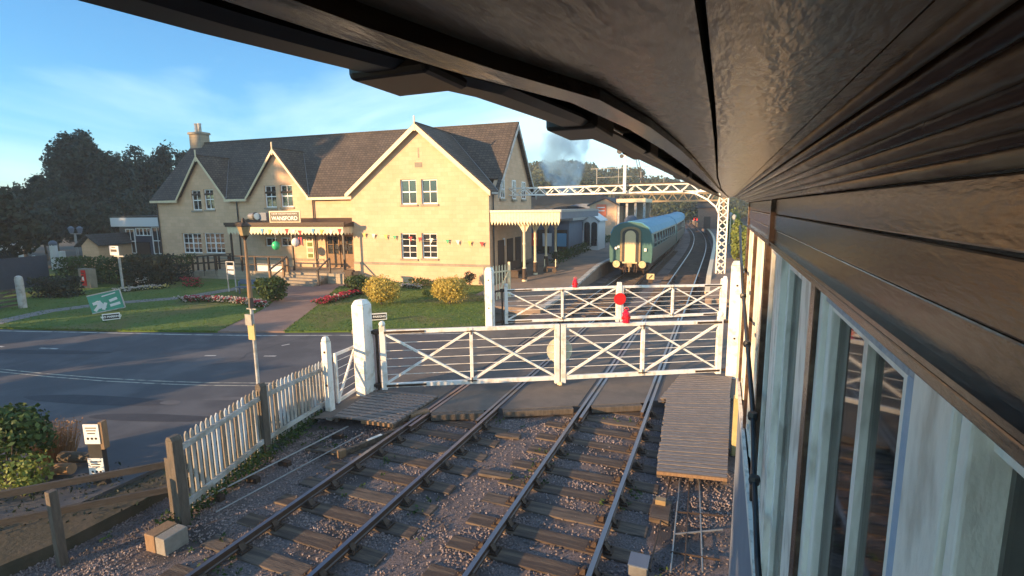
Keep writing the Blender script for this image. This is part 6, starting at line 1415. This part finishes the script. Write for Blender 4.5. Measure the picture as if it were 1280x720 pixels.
# green embankment right of the gate
for i, (px, dist, pyt, wpx, lab) in enumerate(((926, 40, 262, 26, 'sunlit green tree right of the lattice column'), (936, 30, 275, 26, 'green shrub beside the corner of the signal box'), (915, 62, 256, 26, 'far green tree behind the lattice column'), (945, 46, 262, 30, 'green tree mostly hidden behind the signal box corner'))):
    b = atd(px, 300, dist); b.z = 0; h = atd(px, pyt, dist).z; w = (atd(px+wpx/2, 250, dist)-atd(px-wpx/2, 250, dist)).length
    tree(b, h, w*1.2, lab, M['lf_bright'] if i != 3 else M['lf_mid'], 2600, .22, .02, 'green trees right of the line')
mb = MB()
for i in range(5200):
    x = rnd(1.9, 6); y = rnd(16, 44); leaf(mb, Vector((x, y, rnd(-.2, .5)+.35*(x-1.9)*rnd(.3, 1))), rnd(.1, .25))
tag(mb.build('undergrowth', M['lf_bright']), 'rough green undergrowth on the bank right of the line', 'undergrowth', kind='stuff')
# distant tree row on the skyline right of the line behind the bend
for i, (px, dist, py) in enumerate(((845, 128, 246), (862, 140, 243), (885, 132, 246), (822, 150, 246))):
    b = atd(px, 300, dist); b.z = 0; tree(b, atd(px, py, dist).z, 12, 'distant tree at the bend of the line, %s' % ('above the train tail', 'above the red kiosk', 'farthest right', 'farthest left')[i], M['lf_hill'], 1500, .8, .05, 'distant trees at the bend')
# small station lamp posts on right platform
for i, y in enumerate((44, 58, 74)):
    x = .9+dxc(y); t = thing('platform_lamp', (x, y, .8), 'slim cream lamp post on the right platform, %s' % ('nearest of three', 'middle of three', 'farthest of three')[i], 'lamp post', 'lamps on the right platform')
    MB().tube((x, y, .8), (x, y, 3.6), .07, .045).build('pole', M['cream'], t); MB().lathe([(.08, 0), (.16, .3), (.17, .33), (.03, .48)], (x, y, 3.6), 6).build('lantern', M['aged_white'], t)

# smoke from a hidden engine
sm = MB(); prev = None
pts = [atd(712, 244, 88), atd(706, 225, 88), atd(702, 205, 87), atd(704, 185, 86), atd(712, 165, 84)]
rad = [1.3, 3.0, 3.8, 3.9, 4.0]; n_ = 14; v = []; f = []
for p, r in zip(pts, rad):
    for i in range(n_): a = 2*PI*i/n_; rr = r*(1+.18*math.sin(3*a+p.z)); v.append((p.x+math.cos(a)*rr, p.y+math.sin(a)*rr, p.z))
for j in range(len(pts)-1):
    for i in range(n_): f.append((j*n_+i, j*n_+(i+1) % n_, (j+1)*n_+(i+1) % n_, (j+1)*n_+i))
f += [tuple(range(n_))[::-1], tuple(range((len(pts)-1)*n_, len(pts)*n_))]
so = sm.add(v, f).build('smoke', mat('smoke_tmp', (.5, .5, .5))); tag(so, 'bluish plume of engine smoke rising behind the station', 'smoke', kind='stuff')
ms = bpy.data.materials.new('smoke'); ms.use_nodes = True; nt = ms.node_tree; nt.nodes.clear(); out = nt.nodes.new('ShaderNodeOutputMaterial'); vol = nt.nodes.new('ShaderNodeVolumePrincipled')
vol.inputs['Color'].default_value = (.40, .66, .88, 1); tc = nt.nodes.new('ShaderNodeTexCoord'); nz = nt.nodes.new('ShaderNodeTexNoise'); nz.inputs['Scale'].default_value = .35; nz.inputs['Detail'].default_value = 4
nt.links.new(tc.outputs['Object'], nz.inputs[0]); mr = nt.nodes.new('ShaderNodeMapRange'); mr.inputs[1].default_value = .38; mr.inputs[2].default_value = .75; mr.inputs[4].default_value = .7; nt.links.new(nz.outputs['Fac'], mr.inputs[0]); nt.links.new(mr.outputs[0], vol.inputs['Density']); nt.links.new(vol.outputs[0], out.inputs['Volume'])
so.data.materials[0] = ms

# ---------------------------------------------------------------- the signal box (camera side)
XW = .24; ZS = H+.08; YE = 5.55; YB = -2.2
sx = thing('signal_box', (XW, YE, 0), 'brown and white timber signal box whose windows and eaves fill the right side', 'signal box')
def ybox(x0, x1, y0, y1, z0_, z1_, name, m, par, bevel=0): return MB().box(x0, x1, y0, y1, z0_, z1_).build(name, M[m], par, bevel=bevel)
# soffit boards (along the wall), outer edges slightly bowed like the old eaves
def xs_out(y):
    P_ = [(-2.2, -.275), (.1, -.268), (.18, -.253), (.26, -.232), (.35, -.200), (.5, -.183), (.65, -.174), (1.1, -.160), (2.6, -.135), (5.55, -.06)]
    for (a, b), (c_, d_) in zip(P_, P_[1:]):
        if a <= y <= c_: return b+(d_-b)*(y-a)/(c_-a)
    return -.065
ysb = [-2.2, -.5, .05, .12, .18, .26, .36, .5, .7, .9, 1.6, 2.4, 4, 5.55]
def ystrip(fx0, fx1, z0_, z1_, name, m, par):
    v = []; f = []
    for y in ysb: v += [(fx0(y), y, z0_), (fx1(y), y, z0_), (fx1(y), y, z1_), (fx0(y), y, z1_)]
    for i in range(len(ysb)-1):
        for j in range(4): f.append((i*4+j, i*4+(j+1) % 4, i*4+4+(j+1) % 4, i*4+4+j))
    f += [(3, 2, 1, 0), tuple(range(len(v)-4, len(v)))]
    return MB().add(v, f).build(name, m, par)
so_ = ystrip(lambda y: xs_out(y)+.119, lambda y: -.016+.003*math.sin(y*3), ZS, ZS+.02, 'soffit_board', M['soffit'], sx)
ystrip(lambda y: -.012+.003*math.sin(y*3), lambda y: .075, ZS+.001, ZS+.02, 'soffit_board', M['soffit'], sx)
ystrip(lambda y: .079, lambda y: XW+.1, ZS+.004, ZS+.02, 'soffit_board', M['soffit'], sx)
# fascia and gutter outside the soffit
ystrip(lambda y: xs_out(y)+.098, lambda y: xs_out(y)+.118, ZS-.008, ZS+.05, 'fascia', M['brownpaint'], sx)
ystrip(lambda y: xs_out(y)-.002, lambda y: xs_out(y)+.097, ZS+.041, ZS+.048, 'eaves_board', M['soffit'], sx)
gp_ = [(-.0, .040), (.008, .018), (.025, .006), (.045, .006), (.053, .010)]
v = []; f = []; pr = gp_+[(a*.9+.003, b+.004) for a, b in gp_[::-1]]; n_ = len(pr)
for y in ysb: v += [(xs_out(y)+a, y, ZS+b-.004) for a, b in pr]
for i in range(len(ysb)-1):
    for j in range(n_): f.append((i*n_+j, i*n_+(j+1) % n_, (i+1)*n_+(j+1) % n_, (i+1)*n_+j))
gu = MB().add(v, f+[tuple(range(n_))]).build('gutter', M['black'], sx)
def gutter_bracket(y0, y1, dx=.012, dz=.003): 
    x = xs_out((y0+y1)/2); MB().box(x+dx, x+.057, y0, y1, ZS+dz, ZS+.036).build('gutter_joint', M['black'], sx, bevel=.004)
gutter_bracket(.270, .325, .0, -.001); gutter_bracket(.53, .62, .002, -.0005); gutter_bracket(.85, .96); gutter_bracket(1.6, 1.75)
# roof above
MB().hexa([(-.06, YB, ZS+.062), (1.6, YB, ZS+.062), (1.6, YE+.03, ZS+.062), (-.06, YE+.03, ZS+.062)], [(-.06, YB, ZS+.09), (1.6, YB, ZS+1.0), (1.6, YE+.03, ZS+1.0), (-.06, YE+.03, ZS+.09)]).build('roof', M['slate'], sx)
ystrip(lambda y: xs_out(y)+.004, lambda y: .1, ZS+.051, ZS+.058, 'roof_boarding', M['wood'], sx)
# cornice mouldings
for k, (x0, z0_, r) in enumerate(((.100, .004, .007), (.120, .002, .010), (.142, -.004, .013), (.165, -.010, .012), (.185, -.018, .014), (.205, -.028, .012), (.222, -.040, .013))):
    MB().tube((x0, YB, ZS+z0_), (x0, YE, ZS+z0_), r, r, 10).build('moulding', M['soffit'] if k % 2 == 0 else M['brownpaint'], sx, smooth=True)
    ybox(x0-.004, x0+.03, YB, YE, ZS+z0_, ZS+.03, 'moulding', 'brownpaint', sx)
# frieze: boards one above the other with shadow gaps
zf0 = H-.205
fr_ = [(ZS-.05, ZS+.02, .238), (H-.045, H+.027, .243), (H-.118, H-.048, .240), (zf0, H-.121, .246)]
for a, b, x in fr_: MB().box(x, XW+.10, YB, YE, a, b).build('frieze_board', M['brownpaint'], sx, bevel=.003)
ybox(.232, .25, YB, YE, zf0-.006, zf0+.012, 'drip_mould', 'brownpaint', sx, .003); ybox(.226, .246, YB, YE, zf0+.018, zf0+.026, 'drip_mould', 'brownpaint', sx)
ybox(.225, .26, 2.88, 2.93, zf0, ZS, 'joint_cover', 'brownpaint', sx)
# posts and sashes down the wall
ZBm = H-1.75
def mull(y0, y1, x0, x1, m, z1_=zf0, z0_=ZBm, name='mullion'): return MB().box(x0, x1, y0, y1, z0_, z1_).build(name, M[m], sx, bevel=.004)
def yw(px, py, x=XW): return onX(px, py, x).y
def sash(ya, yb, label=None, x=.262, rails=(0,), glaz=(.5,), st=.05):
    """one sliding sash between ya (far) and yb (near)"""
    t_ = min(ya, yb), max(ya, yb); y0, y1 = t_
    f_ = MB().box(x, x+.04, y0, y0+st, ZBm, zf0).box(x, x+.04, y1-st, y1, ZBm, zf0).box(x+.001, x+.039, y0+st, y1-st, zf0-.05, zf0-.001).box(x+.001, x+.039, y0+st, y1-st, ZBm, ZBm+.06)
    s_ = f_.build('sash', M['sashwhite'], sx, bevel=.003)
    for g_ in glaz: yy = y0+(y1-y0)*g_; MB().box(x+.004, x+.034, yy-.014, yy+.014, ZBm+.06, zf0-.05).build('glazing_bar', M['sashwhite'], s_)
    MB().box(x+.018, x+.022, y0+st, y1-st, ZBm+.06, zf0-.05).build('pane', M['boxglass'], s_)
    return s_
MB().box(.256, .29, YB, .644, zf0-.02, zf0-.002).build('head_rail', M['brownpaint'], sx)
# brown main posts
mull(1.50, 1.575, .232, .30, 'brownpaint'); mull(1.575, 1.60, .24, .30, 'sashwhite', name='sash_bead')
mull(3.15, 3.23, .232, .30, 'brownpaint'); mull(4.25, 4.33, .232, .30, 'brownpaint'); mull(YE-.12, YE, .232, .36, 'brownpaint', z1_=ZS)
mull(2.35, 2.40, .236, .30, 'sashwhite')
# white bays between posts
sash(1.60, 2.35); mull(1.62, 1.86, .248, .27, 'sashwhite', name='sash_board'); sash(2.40, 3.15); sash(3.23, 3.74); sash(3.74, 4.25, x=.255); sash(4.33, 4.9); sash(4.9, 5.43, x=.255)
mull(2.55, 2.72, .248, .27, 'sashwhite', name='sash_board')
# the near big sash
sash(.84, 1.46, glaz=(.44,), st=.045, x=.258); mull(1.46, 1.50, .244, .30, 'sashwhite', name='sash_bead')
MB().box(.252, .275, .646, 1.49, zf0-.035, zf0-.002).build('head_rail', M['speck'], sx, bevel=.003)
mull(.80, .845, .25, .30, 'sashblue', name='sash_stile', z1_=zf0-.03)
mull(.672, .80, .244, .30, 'sashwhite', name='sash_board', z1_=zf0); mull(.645, .670, .250, .31, 'sashwhite', name='sash_stile')
sash(-.3, .675, x=.27, st=.024, glaz=(.3,))
sash(-1.4, -.4, x=.262)
# lower walls, floor and interior
ybox(.245, .30, YB, YE-.13, 0-.3, ZBm, 'lower_wall', 'boxwall', sx); ybox(.22, .32, YB, YE, ZBm-.06, ZBm, 'sill', 'sashwhite', sx)
ybox(.30, 3.6, YE-.12, YE, -.3, H-.2, 'end_wall', 'boxwall', sx); ybox(.32, 3.6, YB, YE-.13, ZBm-.6, ZBm-.55, 'floor', 'sleeper', sx)
ybox(3.55, 3.6, YB, YE-.13, ZBm-.5, ZS, 'back_wall', 'wood', sx); ybox(.35, 3.5, YB, YB+.05, ZBm-.5, ZS, 'near_wall', 'wood', sx); ybox(.35, 3.5, YB+.06, YE-.13, ZS+.022, ZS+.04, 'ceiling', 'wood', sx)
# downpipe and cable
pts = [(.205, 5.3, H-.28), (.205, 5.25, H-.5), (.21, 4.9, H-1.0), (.2, 4.2, H-1.6), (.2, 3.9, H-2.4), (.2, 3.8, H-3.6)]
pts = [onX(x, y, .2) for x, y in ((925, 282), (926, 320), (929, 370), (934, 430), (941, 520), (943, 600), (947, 700), (950, 740))]
cb = thing('cable', pts[0], 'thick black cable tied down the outer face of the signal box', 'cable')
MB().path(pts, .012, 8).build('sheath', M['black'], cb)
for p in pts[2:6]: MB().lathe([(.022, -.02), (.026, 0), (.022, .02)], p, 8).build('clip', M['black'], cb)
MB().path([p+Vector((.012, .1, 0)) for p in pts[:6]], .006, 6).build('sheath', M['iron'], cb)

hb_ = MB().box(-2700, 2700, -1700, 3200, -2.3, 38).build('haze', M['white']); hb_['kind'] = 'stuff'
mh = bpy.data.materials.new('haze_air'); mh.use_nodes = True; nt = mh.node_tree; nt.nodes.clear(); out = nt.nodes.new('ShaderNodeOutputMaterial'); vh = nt.nodes.new('ShaderNodeVolumePrincipled')
vh.inputs['Color'].default_value = (.80, .90, 1, 1); vh.inputs['Density'].default_value = .0007; nt.links.new(vh.outputs[0], out.inputs['Volume']); hb_.data.materials[0] = mh

# ---------------------------------------------------------------- light, sky, view
ELEV, AZ = 11.0, 35.0
d = Vector((math.sin(R(AZ))*math.cos(R(ELEV)), math.cos(R(AZ))*math.cos(R(ELEV)), -math.sin(R(ELEV))))
sd_ = bpy.data.lights.new('sun', 'SUN'); sd_.energy = 5.0; sd_.angle = R(.6); sd_.color = (1, .61, .29)
so = bpy.data.objects.new('sun', sd_); COL.objects.link(so); so.rotation_euler = d.to_track_quat('-Z', 'Y').to_euler()
w = bpy.data.worlds.new('World'); sc.world = w; w.use_nodes = True; nt = w.node_tree; bg = nt.nodes['Background']
sky = nt.nodes.new('ShaderNodeTexSky'); sky.sky_type = 'NISHITA'; sky.sun_disc = False; sky.sun_elevation = R(ELEV)
sky.sun_rotation = math.atan2(-d.x, -d.y); sky.air_density = 1.0; sky.dust_density = .6; sky.ozone_density = 2.0
tc = nt.nodes.new('ShaderNodeTexCoord'); mp = nt.nodes.new('ShaderNodeMapping'); mp.inputs['Scale'].default_value = (1, 1, 3.2)
nz = nt.nodes.new('ShaderNodeTexNoise'); nz.inputs['Scale'].default_value = 1.7; nz.inputs['Detail'].default_value = 6; nz.inputs['Distortion'].default_value = .6
nt.links.new(tc.outputs['Generated'], mp.inputs[0]); nt.links.new(mp.outputs[0], nz.inputs['Vector'])
rp = nt.nodes.new('ShaderNodeValToRGB'); rp.color_ramp.elements[0].position = .40; rp.color_ramp.elements[1].position = .68; rp.color_ramp.elements[1].color = (.55, .55, .55, 1)
sx_ = nt.nodes.new('ShaderNodeSeparateXYZ'); nt.links.new(tc.outputs['Generated'], sx_.inputs[0])
bi = nt.nodes.new('ShaderNodeMath'); bi.operation = 'MULTIPLY_ADD'; bi.inputs[1].default_value = .32; nt.links.new(sx_.outputs[0], bi.inputs[0]); nt.links.new(nz.outputs['Fac'], bi.inputs[2])
hz_ = nt.nodes.new('ShaderNodeMath'); hz_.operation = 'MULTIPLY_ADD'; hz_.inputs[1].default_value = -.35; nt.links.new(sx_.outputs[2], hz_.inputs[0]); nt.links.new(bi.outputs[0], hz_.inputs[2])
of_ = nt.nodes.new('ShaderNodeMath'); of_.operation = 'ADD'; of_.inputs[1].default_value = .20; nt.links.new(hz_.outputs[0], of_.inputs[0]); nt.links.new(of_.outputs[0], rp.inputs[0])
mx = nt.nodes.new('ShaderNodeMix'); mx.data_type = 'RGBA'; nt.links.new(rp.outputs[0], mx.inputs[0]); mx.inputs[7].default_value = (5.6, 7.0, 7.1, 1)
tn = nt.nodes.new('ShaderNodeMix'); tn.data_type = 'RGBA'; tn.blend_type = 'MULTIPLY'; tn.inputs[0].default_value = 1; nt.links.new(sky.outputs[0], tn.inputs[6]); tn.inputs[7].default_value = (.44, .93, 1.25, 1)
nt.links.new(tn.outputs[2], mx.inputs[6]); nt.links.new(mx.outputs[2], bg.inputs['Color']); bg.inputs['Strength'].default_value = .108
sc.view_settings.view_transform = 'Standard'; sc.view_settings.look = 'None'; sc.view_settings.exposure = 1.28; sc.view_settings.gamma = 1
sc.cycles.max_bounces = 6; sc.cycles.volume_bounces = 1; sc.cycles.volume_step_rate = 4; sc.cycles.transparent_max_bounces = 6
sc.cycles.use_denoising = True
for o in bpy.data.objects:
    if '_w' in o: del o['_w']
